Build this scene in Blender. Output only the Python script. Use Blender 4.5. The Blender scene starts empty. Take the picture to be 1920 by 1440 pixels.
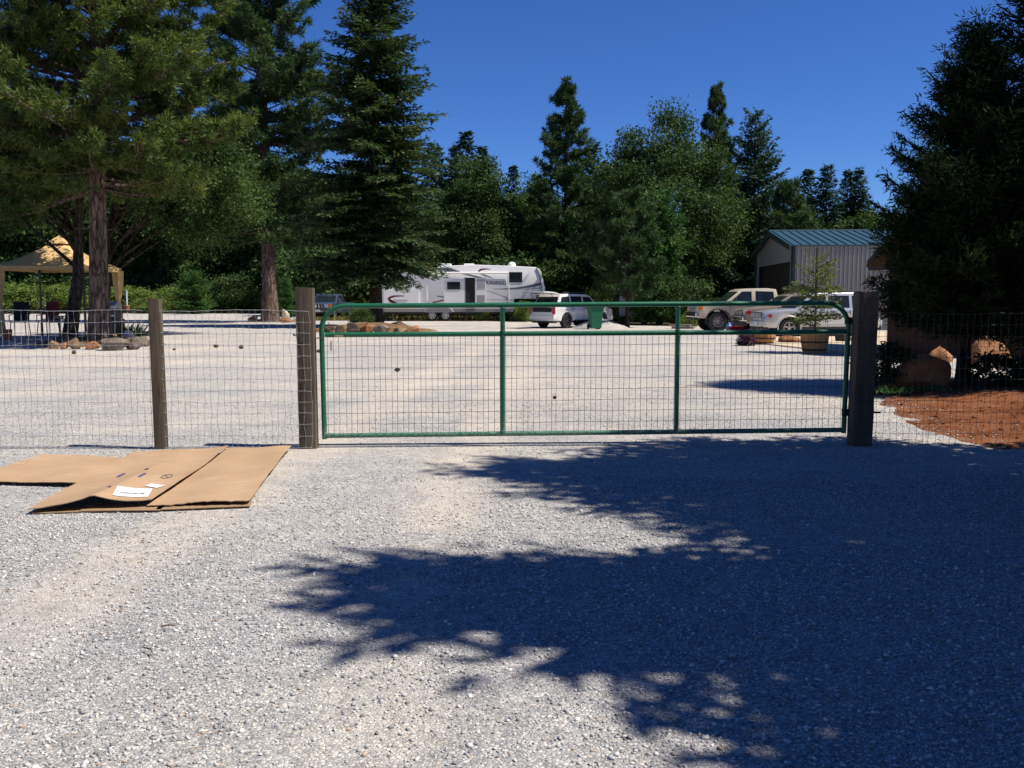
import bpy, bmesh, math, random
import numpy as np
from mathutils import Vector, Matrix

random.seed(7)
R_ = math.radians
SC = bpy.context.scene
COL = SC.collection

# ------------------------------------------------------------------ camera, sky, sun, exposure
CAM_H = 1.5
F = 1750.0 / 1920.0
PITCH = math.atan(160 / 1750.0)
cam_d = bpy.data.cameras.new("camera")
cam_d.sensor_width = 36
cam_d.lens = 36 * F
cam_d.clip_end = 3000
cam = bpy.data.objects.new("camera", cam_d)
COL.objects.link(cam)
cam.location = (0, 0, CAM_H)
cam.rotation_euler = (math.pi / 2 - PITCH, 0, 0)
SC.camera = cam

SUN_EL, SUN_AZ = R_(57), R_(11)          # azimuth measured from +x towards the camera side
sun_dir = Vector((math.cos(SUN_EL) * math.cos(SUN_AZ), -math.cos(SUN_EL) * math.sin(SUN_AZ), math.sin(SUN_EL)))
W = bpy.data.worlds.new("World")
SC.world = W
W.use_nodes = True
nt = W.node_tree
sky = nt.nodes.new("ShaderNodeTexSky")
sky.sky_type = 'NISHITA'
sky.sun_disc = False
sky.sun_elevation = SUN_EL
sky.sun_rotation = math.atan2(sun_dir.x, sun_dir.y)
sky.altitude = 2500
sky.air_density = 1.0
sky.dust_density = 0.0
sky.ozone_density = 10.0
hs_ = nt.nodes.new("ShaderNodeHueSaturation")
hs_.inputs['Saturation'].default_value = 1.13
hs_.inputs['Hue'].default_value = 0.511
nt.links.new(sky.outputs[0], hs_.inputs['Color'])
nt.links.new(hs_.outputs[0], nt.nodes["Background"].inputs[0])
nt.nodes["Background"].inputs[1].default_value = 0.084
sl = bpy.data.lights.new("sun", 'SUN')
sl.energy = 4.6
sl.angle = R_(0.53)
sl.color = (1.0, 0.93, 0.83)
so = bpy.data.objects.new("sun", sl)
COL.objects.link(so)
so.rotation_euler = sun_dir.to_track_quat('Z', 'Y').to_euler()
so.location = (30, -10, 40)
SC.view_settings.view_transform = 'Standard'
SC.view_settings.look = 'None'
SC.view_settings.exposure = 0.55
SC.view_settings.gamma = 1
SC.cycles.max_bounces = 6
SC.cycles.diffuse_bounces = 3
SC.cycles.glossy_bounces = 3
SC.cycles.transparent_max_bounces = 6

# ------------------------------------------------------------------ photograph measurement -> ground points
CT, ST = math.cos(PITCH), math.sin(PITCH)
def ray(px, py):
    u = (px - 960) / 1750.0
    v = (720 - py) / 1750.0
    return Vector((u, CT + v * ST, -ST + v * CT))
def G(px, py, z=0.0):
    d = ray(px, py)
    t = (z - CAM_H) / d.z
    return Vector((d.x * t, d.y * t, z))
def X(px, py, D):
    d = ray(px, py)
    return d.x * D / d.y
def Zat(py, D):
    d = ray(960, py)
    return CAM_H + d.z * D / d.y

# ------------------------------------------------------------------ object helpers
def tag(o, label=None, cat=None, group=None, kind=None):
    if label: o["label"] = label
    if cat: o["category"] = cat
    if group: o["group"] = group
    if kind: o["kind"] = kind
    return o
def thing(name, label, cat, loc=(0, 0, 0), rz=0, group=None):
    o = bpy.data.objects.new(name, None)
    o.empty_display_size = 0.2
    COL.objects.link(o)
    o.location = loc
    o.rotation_euler = (0, 0, rz)
    return tag(o, label, cat, group)
def link(name, me, mat, parent=None):
    o = bpy.data.objects.new(name, me)
    COL.objects.link(o)
    if mat is not None:
        me.materials.append(mat)
    if parent is not None:
        o.parent = parent
    return o
def copy_tree(o, parent=None):
    c = o.copy()
    COL.objects.link(c)
    if parent is not None:
        c.parent = parent
    for ch in list(o.children):
        copy_tree(ch, c)
    return c

class MB:
    def __init__(s):
        s.v = []; s.f = []
    def add(s, vs, fs):
        b = len(s.v)
        s.v += [tuple(p) for p in vs]
        s.f += [tuple(i + b for i in f) for f in fs]
        return s
    def box(s, cx, cy, cz, sx, sy, sz, rot=None):
        vs = []
        for z in (-1, 1):
            for x, y in ((-1, -1), (1, -1), (1, 1), (-1, 1)):
                p = Vector((x * sx / 2, y * sy / 2, z * sz / 2))
                if rot is not None: p = rot @ p
                vs.append(p + Vector((cx, cy, cz)))
        return s.add(vs, [(3, 2, 1, 0), (4, 5, 6, 7), (0, 1, 5, 4), (1, 2, 6, 5), (2, 3, 7, 6), (3, 0, 4, 7)])
    def tube(s, pts, r, n=8, cap=True):
        pts = [Vector(p) for p in pts]
        m = len(pts)
        rs = list(r) if hasattr(r, '__len__') else [r] * m
        t0 = (pts[1] - pts[0]).normalized()
        a = Vector((0, 0, 1)) if abs(t0.z) < 0.9 else Vector((1, 0, 0))
        u = t0.cross(a).normalized()
        vs = []
        for i in range(m):
            if i == 0: t = pts[1] - pts[0]
            elif i == m - 1: t = pts[i] - pts[i - 1]
            else: t = pts[i + 1] - pts[i - 1]
            t.normalize()
            u = (u - t * u.dot(t))
            if u.length < 1e-6: u = t.orthogonal()
            u.normalize()
            w = t.cross(u)
            for k in range(n):
                an = 2 * math.pi * k / n
                vs.append(pts[i] + (u * math.cos(an) + w * math.sin(an)) * rs[i])
        fs = []
        for i in range(m - 1):
            for k in range(n):
                k2 = (k + 1) % n
                fs.append((i * n + k, i * n + k2, (i + 1) * n + k2, (i + 1) * n + k))
        if cap:
            fs.append(tuple(range(n - 1, -1, -1)))
            fs.append(tuple((m - 1) * n + k for k in range(n)))
        return s.add(vs, fs)
    def poly(s, pts):
        return s.add(pts, [tuple(range(len(pts)))])
    def extr(s, pts, vec):
        n = len(pts)
        v = Vector(vec)
        vs = [Vector(p) for p in pts] + [Vector(p) + v for p in pts]
        fs = [tuple(range(n - 1, -1, -1)), tuple(range(n, 2 * n))]
        fs += [(i, (i + 1) % n, n + (i + 1) % n, n + i) for i in range(n)]
        return s.add(vs, fs)
    def lathe(s, prof, n=24, axis='z', c=(0, 0, 0), cap=True):
        vs = []
        for r, h in prof:
            for k in range(n):
                a = 2 * math.pi * k / n
                if axis == 'z': p = (r * math.cos(a), r * math.sin(a), h)
                else: p = (r * math.cos(a), h, r * math.sin(a))
                vs.append((p[0] + c[0], p[1] + c[1], p[2] + c[2]))
        fs = []
        for i in range(len(prof) - 1):
            for k in range(n):
                k2 = (k + 1) % n
                fs.append((i * n + k, i * n + k2, (i + 1) * n + k2, (i + 1) * n + k))
        if cap:
            fs.append(tuple(range(n - 1, -1, -1)))
            fs.append(tuple((len(prof) - 1) * n + k for k in range(n)))
        return s.add(vs, fs)
    def build(s, name, mat, parent=None, smooth=False, bevel=0.0, seg=2, fix=True):
        me = bpy.data.meshes.new(name)
        me.from_pydata(s.v, [], s.f)
        if fix:
            bm = bmesh.new(); bm.from_mesh(me)
            bmesh.ops.recalc_face_normals(bm, faces=bm.faces)
            bm.to_mesh(me); bm.free()
        o = link(name, me, mat, parent)
        if smooth:
            me.polygons.foreach_set('use_smooth', [True] * len(me.polygons))
            try: me.set_sharp_from_angle(angle=R_(38))
            except Exception: pass
        if bevel > 0:
            b = o.modifiers.new('bevel', 'BEVEL')
            b.width = bevel; b.segments = seg; b.limit_method = 'ANGLE'; b.angle_limit = R_(35)
        return o

def np_mesh(name, V, k, mat, parent=None, smooth=False):
    """V: (N*k,3) consecutive k-gons"""
    V = np.asarray(V, dtype=np.float32).reshape(-1, 3)
    n = len(V); nf = n // k
    me = bpy.data.meshes.new(name)
    me.vertices.add(n); me.vertices.foreach_set('co', V.ravel())
    me.loops.add(n); me.loops.foreach_set('vertex_index', np.arange(n, dtype=np.int32))
    me.polygons.add(nf)
    me.polygons.foreach_set('loop_start', np.arange(0, n, k, dtype=np.int32))
    me.update(calc_edges=True)
    if mat is None: return me
    return link(name, me, mat, parent)
def np_indexed(name, V, Fc, mat, parent=None, smooth=False):
    V = np.asarray(V, dtype=np.float32); Fc = np.asarray(Fc, dtype=np.int32)
    k = Fc.shape[1]
    me = bpy.data.meshes.new(name)
    me.vertices.add(len(V)); me.vertices.foreach_set('co', V.ravel())
    me.loops.add(Fc.size); me.loops.foreach_set('vertex_index', Fc.ravel())
    me.polygons.add(len(Fc))
    me.polygons.foreach_set('loop_start', np.arange(0, Fc.size, k, dtype=np.int32))
    if smooth: me.polygons.foreach_set('use_smooth', np.ones(len(Fc), dtype=bool))
    me.update(calc_edges=True)
    return link(name, me, mat, parent)

# ------------------------------------------------------------------ materials
def new_mat(name):
    m = bpy.data.materials.new(name)
    m.use_nodes = True
    N = m.node_tree.nodes; L = m.node_tree.links
    return m, N, L, N["Principled BSDF"]
def ramp(N, stops, interp='LINEAR'):
    r = N.new("ShaderNodeValToRGB")
    r.color_ramp.interpolation = interp
    e = r.color_ramp.elements
    while len(e) < len(stops): e.new(0.5)
    for i, (p, c) in enumerate(stops):
        e[i].position = p
        e[i].color = (*c, 1) if len(c) == 3 else c
    return r
def noise(N, L, scale, detail=4, vec=None, rough=0.55):
    n = N.new("ShaderNodeTexNoise")
    n.inputs['Scale'].default_value = scale
    n.inputs['Detail'].default_value = detail
    n.inputs['Roughness'].default_value = rough
    if vec is not None: L.new(vec, n.inputs['Vector'])
    return n
def objvec(N, L, scale=(1, 1, 1)):
    t = N.new("ShaderNodeTexCoord")
    m = N.new("ShaderNodeMapping")
    m.inputs['Scale'].default_value = scale
    L.new(t.outputs['Object'], m.inputs['Vector'])
    return m.outputs[0]
def bump(N, L, b, height, strength=0.4, dist=0.02):
    bn = N.new("ShaderNodeBump")
    bn.inputs['Strength'].default_value = strength
    bn.inputs['Distance'].default_value = dist
    L.new(height, bn.inputs['Height'])
    L.new(bn.outputs[0], b.inputs['Normal'])
    return bn
def M(name, c, rough=0.6, metal=0.0, var=0.12, scale=6.0, spec=0.4, bmp=0.0, bscale=60, coat=0.0, stretch=(1, 1, 1)):
    m, N, L, b = new_mat(name)
    v = objvec(N, L, stretch)
    n = noise(N, L, scale, 5, v)
    lo = tuple(max(0, x * (1 - var)) for x in c); hi = tuple(min(1, x * (1 + var)) for x in c)
    r = ramp(N, [(0.3, lo), (0.7, hi)])
    L.new(n.outputs[0], r.inputs[0]); L.new(r.outputs[0], b.inputs['Base Color'])
    b.inputs['Roughness'].default_value = rough
    b.inputs['Metallic'].default_value = metal
    b.inputs['Specular IOR Level'].default_value = spec
    if coat: 
        b.inputs['Coat Weight'].default_value = coat
        b.inputs['Coat Roughness'].default_value = 0.08
    if bmp:
        n2 = noise(N, L, bscale, 4, v)
        bump(N, L, b, n2.outputs[0], bmp, 0.01)
    return m
def leaf_mat(name, stops, trans=0.28, nscale=0.7, spec=0.2):
    m, N, L, b = new_mat(name)
    g = N.new("ShaderNodeNewGeometry")
    n = noise(N, L, nscale, 2, objvec(N, L))
    mx = N.new("ShaderNodeMath"); mx.operation = 'MULTIPLY_ADD'
    mx.inputs[1].default_value = 0.55; 
    L.new(g.outputs['Random Per Island'], mx.inputs[0])
    sc = N.new("ShaderNodeMath"); sc.operation = 'MULTIPLY_ADD'; sc.inputs[1].default_value = 1.3; sc.inputs[2].default_value = -0.42
    L.new(n.outputs[0], sc.inputs[0]); L.new(sc.outputs[0], mx.inputs[2])
    r = ramp(N, stops)
    L.new(mx.outputs[0], r.inputs[0])
    L.new(r.outputs[0], b.inputs['Base Color'])
    b.inputs['Roughness'].default_value = 0.65
    b.inputs['Specular IOR Level'].default_value = spec
    tr = N.new("ShaderNodeBsdfTranslucent")
    mul = N.new("ShaderNodeMix"); mul.data_type = 'RGBA'; mul.blend_type = 'MULTIPLY'; mul.inputs[0].default_value = 1
    L.new(r.outputs[0], mul.inputs[6]); mul.inputs[7].default_value = (1.3, 1.4, 0.6, 1)
    L.new(mul.outputs[2], tr.inputs[0])
    mix = N.new("ShaderNodeMixShader"); mix.inputs[0].default_value = trans
    L.new(b.outputs[0], mix.inputs[1]); L.new(tr.outputs[0], mix.inputs[2])
    L.new(mix.outputs[0], N["Material Output"].inputs[0])
    return m
def bark_mat(name, lo, hi, plate=5.0):
    m, N, L, b = new_mat(name)
    v = objvec(N, L, (1, 1, 0.22))
    vo = N.new("ShaderNodeTexVoronoi"); vo.inputs['Scale'].default_value = plate * 2.2
    vo.feature = 'DISTANCE_TO_EDGE'
    n0 = noise(N, L, 4, 4, v)
    av = N.new("ShaderNodeMix"); av.data_type = 'RGBA'; av.inputs[0].default_value = 0.25
    L.new(v, av.inputs[6]); L.new(n0.outputs['Color'], av.inputs[7])
    L.new(av.outputs[2], vo.inputs['Vector'])
    n = noise(N, L, 9, 6, v, 0.7)
    ad = N.new("ShaderNodeMath"); ad.operation = 'MULTIPLY'
    r0 = ramp(N, [(0.0, (0.25,) * 3), (0.16, (1,) * 3)])
    L.new(vo.outputs[0], r0.inputs[0])
    r = ramp(N, [(0.3, lo), (0.7, hi)])
    L.new(n.outputs[0], r.inputs[0])
    mu = N.new("ShaderNodeMix"); mu.data_type = 'RGBA'; mu.blend_type = 'MULTIPLY'; mu.inputs[0].default_value = 1
    L.new(r.outputs[0], mu.inputs[6]); L.new(r0.outputs[0], mu.inputs[7])
    L.new(mu.outputs[2], b.inputs['Base Color'])
    b.inputs['Roughness'].default_value = 0.95; b.inputs['Specular IOR Level'].default_value = 0.1
    L.new(r0.outputs[0], ad.inputs[0]); L.new(n.outputs[0], ad.inputs[1])
    bump(N, L, b, ad.outputs[0], 0.9, 0.05)
    return m
def rock_mat(name, a, c, d):
    m, N, L, b = new_mat(name)
    v = objvec(N, L)
    n = noise(N, L, 3.2, 8, v, 0.65)
    r = ramp(N, [(0.3, a), (0.52, c), (0.72, d)])
    L.new(n.outputs[0], r.inputs[0]); L.new(r.outputs[0], b.inputs['Base Color'])
    b.inputs['Roughness'].default_value = 0.95; b.inputs['Specular IOR Level'].default_value = 0.15
    n2 = noise(N, L, 14, 8, v, 0.7)
    bump(N, L, b, n2.outputs[0], 1.0, 0.08)
    return m
def wood_mat(name, lo, hi, grain=(30, 30, 1.5)):
    m, N, L, b = new_mat(name)
    v = objvec(N, L, grain)
    n = noise(N, L, 1.0, 8, v, 0.7)
    n1 = noise(N, L, 2.5, 3, objvec(N, L))
    r = ramp(N, [(0.3, lo), (0.7, hi)])
    mx = N.new("ShaderNodeMath"); mx.operation = 'MULTIPLY_ADD'; mx.inputs[1].default_value = 0.6
    sb = N.new("ShaderNodeMath"); sb.operation = 'MULTIPLY'; sb.inputs[1].default_value = 0.4
    L.new(n1.outputs[0], sb.inputs[0]); L.new(n.outputs[0], mx.inputs[0]); L.new(sb.outputs[0], mx.inputs[2])
    L.new(mx.outputs[0], r.inputs[0]); L.new(r.outputs[0], b.inputs['Base Color'])
    b.inputs['Roughness'].default_value = 0.9; b.inputs['Specular IOR Level'].default_value = 0.15
    bump(N, L, b, n.outputs[0], 0.6, 0.006)
    return m

def gravel_mat(name):
    m, N, L, b = new_mat(name)
    geo = N.new("ShaderNodeNewGeometry")
    P = geo.outputs['Position']
    v1 = N.new("ShaderNodeTexVoronoi"); v1.inputs['Scale'].default_value = 62; L.new(P, v1.inputs['Vector'])
    v2 = N.new("ShaderNodeTexVoronoi"); v2.inputs['Scale'].default_value = 135; L.new(P, v2.inputs['Vector'])
    e1 = N.new("ShaderNodeTexVoronoi"); e1.feature = 'DISTANCE_TO_EDGE'; e1.inputs['Scale'].default_value = 62; L.new(P, e1.inputs['Vector'])
    sep = N.new("ShaderNodeSeparateColor"); L.new(v1.outputs['Color'], sep.inputs[0])
    sep2 = N.new("ShaderNodeSeparateColor"); L.new(v2.outputs['Color'], sep2.inputs[0])
    r1 = ramp(N, [(0.0, (0.20, 0.21, 0.23)), (0.22, (0.37, 0.37, 0.38)), (0.55, (0.52, 0.51, 0.49)), (0.82, (0.66, 0.64, 0.60)), (0.95, (0.80, 0.77, 0.72)), (1.0, (0.45, 0.30, 0.18))])
    L.new(sep.outputs[0], r1.inputs[0])
    r2 = ramp(N, [(0.0, (0.30, 0.30, 0.31)), (0.6, (0.52, 0.51, 0.49)), (1.0, (0.70, 0.68, 0.65))])
    L.new(sep2.outputs[1], r2.inputs[0])
    mx = N.new("ShaderNodeMix"); mx.data_type = 'RGBA'; mx.inputs[0].default_value = 0.4
    L.new(r1.outputs[0], mx.inputs[6]); L.new(r2.outputs[0], mx.inputs[7])
    # fine rock dust between the stones, in drifting patches and along the wheel tracks
    nz = noise(N, L, 0.55, 6, P, 0.65)
    nz2 = noise(N, L, 0.11, 4, P, 0.5)
    sx = N.new("ShaderNodeSeparateXYZ"); L.new(P, sx.inputs[0])
    far = N.new("ShaderNodeMapRange"); far.inputs[1].default_value = 6.0; far.inputs[2].default_value = 13.0
    far.inputs[3].default_value = -0.13; far.inputs[4].default_value = 0.12
    L.new(sx.outputs[1], far.inputs[0])
    a1 = N.new("ShaderNodeMath"); a1.operation = 'ADD'; L.new(nz.outputs[0], a1.inputs[0]); L.new(far.outputs[0], a1.inputs[1])
    a2 = N.new("ShaderNodeMath"); a2.operation = 'MULTIPLY_ADD'; a2.inputs[1].default_value = 0.55; L.new(nz2.outputs[0], a2.inputs[0]); L.new(a1.outputs[0], a2.inputs[2])
    tx = N.new("ShaderNodeMath"); tx.operation = 'MULTIPLY_ADD'; tx.inputs[1].default_value = -0.05; tx.inputs[2].default_value = 0.9
    L.new(sx.outputs[1], tx.inputs[0])
    ty = N.new("ShaderNodeMath"); ty.operation = 'ADD'; L.new(sx.outputs[0], ty.inputs[0]); L.new(tx.outputs[0], ty.inputs[1])
    wob_ = N.new("ShaderNodeMath"); wob_.operation = 'MULTIPLY_ADD'; wob_.inputs[1].default_value = 1.6; L.new(nz2.outputs[0], wob_.inputs[0]); L.new(ty.outputs[0], wob_.inputs[2])
    t1 = N.new("ShaderNodeMath"); t1.operation = 'ABSOLUTE'; L.new(wob_.outputs[0], t1.inputs[0])
    t2 = N.new("ShaderNodeMath"); t2.operation = 'SUBTRACT'; t2.inputs[1].default_value = 0.85; L.new(t1.outputs[0], t2.inputs[0])
    t3 = N.new("ShaderNodeMath"); t3.operation = 'ABSOLUTE'; L.new(t2.outputs[0], t3.inputs[0])
    t4 = N.new("ShaderNodeMapRange"); t4.interpolation_type = 'SMOOTHSTEP'; t4.inputs[1].default_value = 0.12; t4.inputs[2].default_value = 0.5; t4.inputs[3].default_value = 0.22; t4.inputs[4].default_value = 0.0
    L.new(t3.outputs[0], t4.inputs[0])
    a3 = N.new("ShaderNodeMath"); a3.operation = 'ADD'; L.new(a2.outputs[0], a3.inputs[0]); L.new(t4.outputs[0], a3.inputs[1])
    rd = ramp(N, [(0.70, (0, 0, 0)), (1.0, (1, 1, 1))])
    L.new(a3.outputs[0], rd.inputs[0])
    md = N.new("ShaderNodeMath"); md.operation = 'MULTIPLY'; md.inputs[1].default_value = 0.75
    L.new(rd.outputs[0], md.inputs[0])
    dust = N.new("ShaderNodeMix"); dust.data_type = 'RGBA'
    L.new(md.outputs[0], dust.inputs[0]); L.new(mx.outputs[2], dust.inputs[6]); dust.inputs[7].default_value = (0.72, 0.645, 0.55, 1)
    # dark gaps
    rg = ramp(N, [(0.0, (0.42,) * 3), (0.13, (1,) * 3)])
    L.new(e1.outputs[0], rg.inputs[0])
    mg = N.new("ShaderNodeMix"); mg.data_type = 'RGBA'; mg.blend_type = 'MULTIPLY'; mg.inputs[0].default_value = 0.8
    L.new(dust.outputs[2], mg.inputs[6]); L.new(rg.outputs[0], mg.inputs[7])
    # drifts of darker and of bluish stone
    sp_ = noise(N, L, 11, 8, P, 0.85)
    rs_ = ramp(N, [(0.36, (0.52,) * 3), (0.50, (1,) * 3)]); L.new(sp_.outputs[0], rs_.inputs[0])
    mg2 = N.new("ShaderNodeMix"); mg2.data_type = 'RGBA'; mg2.blend_type = 'MULTIPLY'; mg2.inputs[0].default_value = 0.72
    lo_ = noise(N, L, 2.6, 9, P, 0.75)
    rl_ = ramp(N, [(0.38, (0.70, 0.70, 0.71)), (0.56, (1,) * 3)]); L.new(lo_.outputs[0], rl_.inputs[0])
    ml_ = N.new("ShaderNodeMix"); ml_.data_type = 'RGBA'; ml_.blend_type = 'MULTIPLY'; ml_.inputs[0].default_value = 0.8
    L.new(rs_.outputs[0], ml_.inputs[6]); L.new(rl_.outputs[0], ml_.inputs[7])
    L.new(mg.outputs[2], mg2.inputs[6]); L.new(ml_.outputs[2], mg2.inputs[7])
    mp_ = N.new("ShaderNodeMapping"); mp_.inputs['Scale'].default_value = (0.16, 0.42, 1); mp_.inputs['Rotation'].default_value = (0, 0, 0.35); L.new(P, mp_.inputs['Vector'])
    bl_ = noise(N, L, 1.0, 5, mp_.outputs[0], 0.6)
    rb_ = ramp(N, [(0.40, (0.84, 0.85, 0.88)), (0.60, (1.0, 0.985, 0.955))]); L.new(bl_.outputs[0], rb_.inputs[0])
    mg3 = N.new("ShaderNodeMix"); mg3.data_type = 'RGBA'; mg3.blend_type = 'MULTIPLY'; mg3.inputs[0].default_value = 1.0
    L.new(mg2.outputs[2], mg3.inputs[6]); L.new(rb_.outputs[0], mg3.inputs[7])
    L.new(mg3.outputs[2], b.inputs['Base Color'])
    b.inputs['Roughness'].default_value = 0.95; b.inputs['Specular IOR Level'].default_value = 0.12
    hs = N.new("ShaderNodeMath"); hs.operation = 'MULTIPLY_ADD'; hs.inputs[1].default_value = 0.5
    L.new(sep.outputs[2], hs.inputs[0]); L.new(e1.outputs[0], hs.inputs[2])
    bump(N, L, b, hs.outputs[0], 0.7, 0.012)
    return m
def stone_mat(name):
    m, N, L, b = new_mat(name)
    g = N.new("ShaderNodeNewGeometry")
    r = ramp(N, [(0.0, (0.228, 0.234, 0.251)), (0.2, (0.376, 0.382, 0.399)), (0.55, (0.513, 0.510, 0.507)), (0.84, (0.707, 0.690, 0.661)), (0.945, (0.912, 0.889, 0.844)), (0.975, (0.524, 0.410, 0.308)), (1.0, (0.502, 0.365, 0.251))])
    L.new(g.outputs['Random Per Island'], r.inputs[0])
    n = noise(N, L, 90, 3, g.outputs['Position'])
    mu = N.new("ShaderNodeMix"); mu.data_type = 'RGBA'; mu.blend_type = 'MULTIPLY'; mu.inputs[0].default_value = 0.35
    L.new(r.outputs[0], mu.inputs[6]); L.new(n.outputs[0], mu.inputs[7])
    L.new(mu.outputs[2], b.inputs['Base Color'])
    b.inputs['Roughness'].default_value = 0.9; b.inputs['Specular IOR Level'].default_value = 0.2
    return m
def soil_mat(name, lo, mid, hi, sc=3.0):
    m, N, L, b = new_mat(name)
    geo = N.new("ShaderNodeNewGeometry")
    n = noise(N, L, sc, 9, geo.outputs['Position'], 0.68)
    r = ramp(N, [(0.3, lo), (0.52, mid), (0.72, hi)])
    L.new(n.outputs[0], r.inputs[0]); L.new(r.outputs[0], b.inputs['Base Color'])
    b.inputs['Roughness'].default_value = 1.0; b.inputs['Specular IOR Level'].default_value = 0.05
    n2 = noise(N, L, 30, 6, geo.outputs['Position'], 0.7)
    bump(N, L, b, n2.outputs[0], 0.8, 0.03)
    return m
def glass_mat(name, c=(0.012, 0.016, 0.02)):
    m, N, L, b = new_mat(name)
    n = noise(N, L, 3, 2, objvec(N, L))
    r = ramp(N, [(0.3, c), (0.7, tuple(x * 1.7 for x in c))]); L.new(n.outputs[0], r.inputs[0]); L.new(r.outputs[0], b.inputs['Base Color'])
    b.inputs['Roughness'].default_value = 0.06; b.inputs['Specular IOR Level'].default_value = 0.25
    return m

MT = {}
MT['gravel'] = gravel_mat('gravel')
MT['stones'] = stone_mat('loose_stones')
MT['forest_floor'] = soil_mat('forest_floor', (0.035, 0.03, 0.018), (0.10, 0.075, 0.04), (0.19, 0.15, 0.08), 0.5)
MT['red_dirt'] = soil_mat('red_dirt', (0.088, 0.031, 0.014), (0.198, 0.075, 0.033), (0.273, 0.132, 0.070), 2.0)
MT['island_soil'] = soil_mat('island_soil', (0.07, 0.04, 0.02), (0.20, 0.12, 0.065), (0.33, 0.22, 0.13), 2.2)
MT['concrete'] = M('concrete', (0.52, 0.42, 0.30), 0.85, var=0.12, scale=2.5, bmp=0.2)
def paint_mat():
    m, N, L, b = new_mat('green_gate_paint')
    v = objvec(N, L)
    n = noise(N, L, 4, 6, v, 0.7); n2 = noise(N, L, 38, 5, v, 0.75)
    r = ramp(N, [(0.3, (0.005, 0.095, 0.045)), (0.7, (0.010, 0.145, 0.070))]); L.new(n.outputs[0], r.inputs[0])
    sxyz = N.new("ShaderNodeSeparateXYZ"); L.new(v, sxyz.inputs[0])
    lowz = N.new("ShaderNodeMapRange"); lowz.inputs[1].default_value = 0.16; lowz.inputs[2].default_value = 0.34; lowz.inputs[3].default_value = 0.16; lowz.inputs[4].default_value = 0.0
    L.new(sxyz.outputs[2], lowz.inputs[0])
    ad = N.new("ShaderNodeMath"); ad.operation = 'ADD'; L.new(n2.outputs[0], ad.inputs[0]); L.new(lowz.outputs[0], ad.inputs[1])
    k = ramp(N, [(0.575, (0, 0, 0)), (0.76, (0.75, 0.75, 0.75))]); L.new(ad.outputs[0], k.inputs[0])
    mx = N.new("ShaderNodeMix"); mx.data_type = 'RGBA'; L.new(k.outputs[0], mx.inputs[0]); L.new(r.outputs[0], mx.inputs[6]); mx.inputs[7].default_value = (0.20, 0.26, 0.22, 1)
    L.new(mx.outputs[2], b.inputs['Base Color'])
    b.inputs['Roughness'].default_value = 0.42; b.inputs['Specular IOR Level'].default_value = 0.5
    return m
MT['green_paint'] = paint_mat()
MT['litter'] = leaf_mat('dry_litter', [(0.0, (0.06, 0.035, 0.02)), (0.5, (0.17, 0.10, 0.05)), (1.0, (0.32, 0.22, 0.11))], 0.1, 3.0)
MT['wire_dark'] = M('dark_mesh_wire', (0.06, 0.062, 0.06), 0.6, metal=0.3)
MT['wire_zinc'] = M('galvanised_wire', (0.34, 0.35, 0.36), 0.5, metal=0.35)
MT['iron'] = M('dark_iron', (0.03, 0.028, 0.028), 0.55, metal=0.6)
MT['post_wood'] = wood_mat('weathered_post_wood', (0.055, 0.042, 0.03), (0.17, 0.135, 0.098))
MT['post_dark'] = wood_mat('dark_post_wood', (0.06, 0.045, 0.032), (0.18, 0.135, 0.10))
MT['cardboard'] = None
MT['white_paper'] = M('white_paper', (0.82, 0.82, 0.80), 0.7, var=0.03)
MT['ink'] = M('dark_ink', (0.06, 0.05, 0.10), 0.8)
MT['ink_blue'] = M('blue_ink', (0.10, 0.085, 0.20), 0.8, var=0.3)
MT['brown_edge'] = M('cardboard_edge', (0.30, 0.20, 0.11), 0.9)
MT['bark_pine'] = bark_mat('pine_bark', (0.085, 0.058, 0.045), (0.25, 0.175, 0.14), 4)
MT['bark_dark'] = bark_mat('dark_bark', (0.035, 0.028, 0.022), (0.10, 0.08, 0.06), 5)
MT['bark_limb'] = M('limb_bark', (0.085, 0.066, 0.052), 0.95, var=0.5)
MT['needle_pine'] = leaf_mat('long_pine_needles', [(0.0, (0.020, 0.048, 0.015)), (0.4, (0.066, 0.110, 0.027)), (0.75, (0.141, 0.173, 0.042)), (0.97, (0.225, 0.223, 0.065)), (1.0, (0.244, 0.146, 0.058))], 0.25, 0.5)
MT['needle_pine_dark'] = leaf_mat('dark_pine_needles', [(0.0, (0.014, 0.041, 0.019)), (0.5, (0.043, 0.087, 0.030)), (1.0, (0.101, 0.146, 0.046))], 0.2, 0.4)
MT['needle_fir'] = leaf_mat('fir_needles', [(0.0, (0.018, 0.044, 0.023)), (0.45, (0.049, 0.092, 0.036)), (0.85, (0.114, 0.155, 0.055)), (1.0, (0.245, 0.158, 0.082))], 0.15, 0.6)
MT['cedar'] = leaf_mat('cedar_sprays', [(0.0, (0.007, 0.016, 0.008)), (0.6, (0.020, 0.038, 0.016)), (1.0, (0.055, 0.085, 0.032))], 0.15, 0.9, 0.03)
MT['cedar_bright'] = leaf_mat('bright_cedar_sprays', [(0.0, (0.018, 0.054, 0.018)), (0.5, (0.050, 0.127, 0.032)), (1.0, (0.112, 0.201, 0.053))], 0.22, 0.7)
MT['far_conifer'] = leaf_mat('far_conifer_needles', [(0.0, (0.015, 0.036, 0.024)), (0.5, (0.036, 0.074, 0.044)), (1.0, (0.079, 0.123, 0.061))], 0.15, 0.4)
MT['oak'] = leaf_mat('oak_leaves', [(0.0, (0.016, 0.035, 0.012)), (0.45, (0.042, 0.080, 0.022)), (0.8, (0.082, 0.133, 0.036)), (1.0, (0.138, 0.187, 0.061))], 0.3, 0.6)
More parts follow.
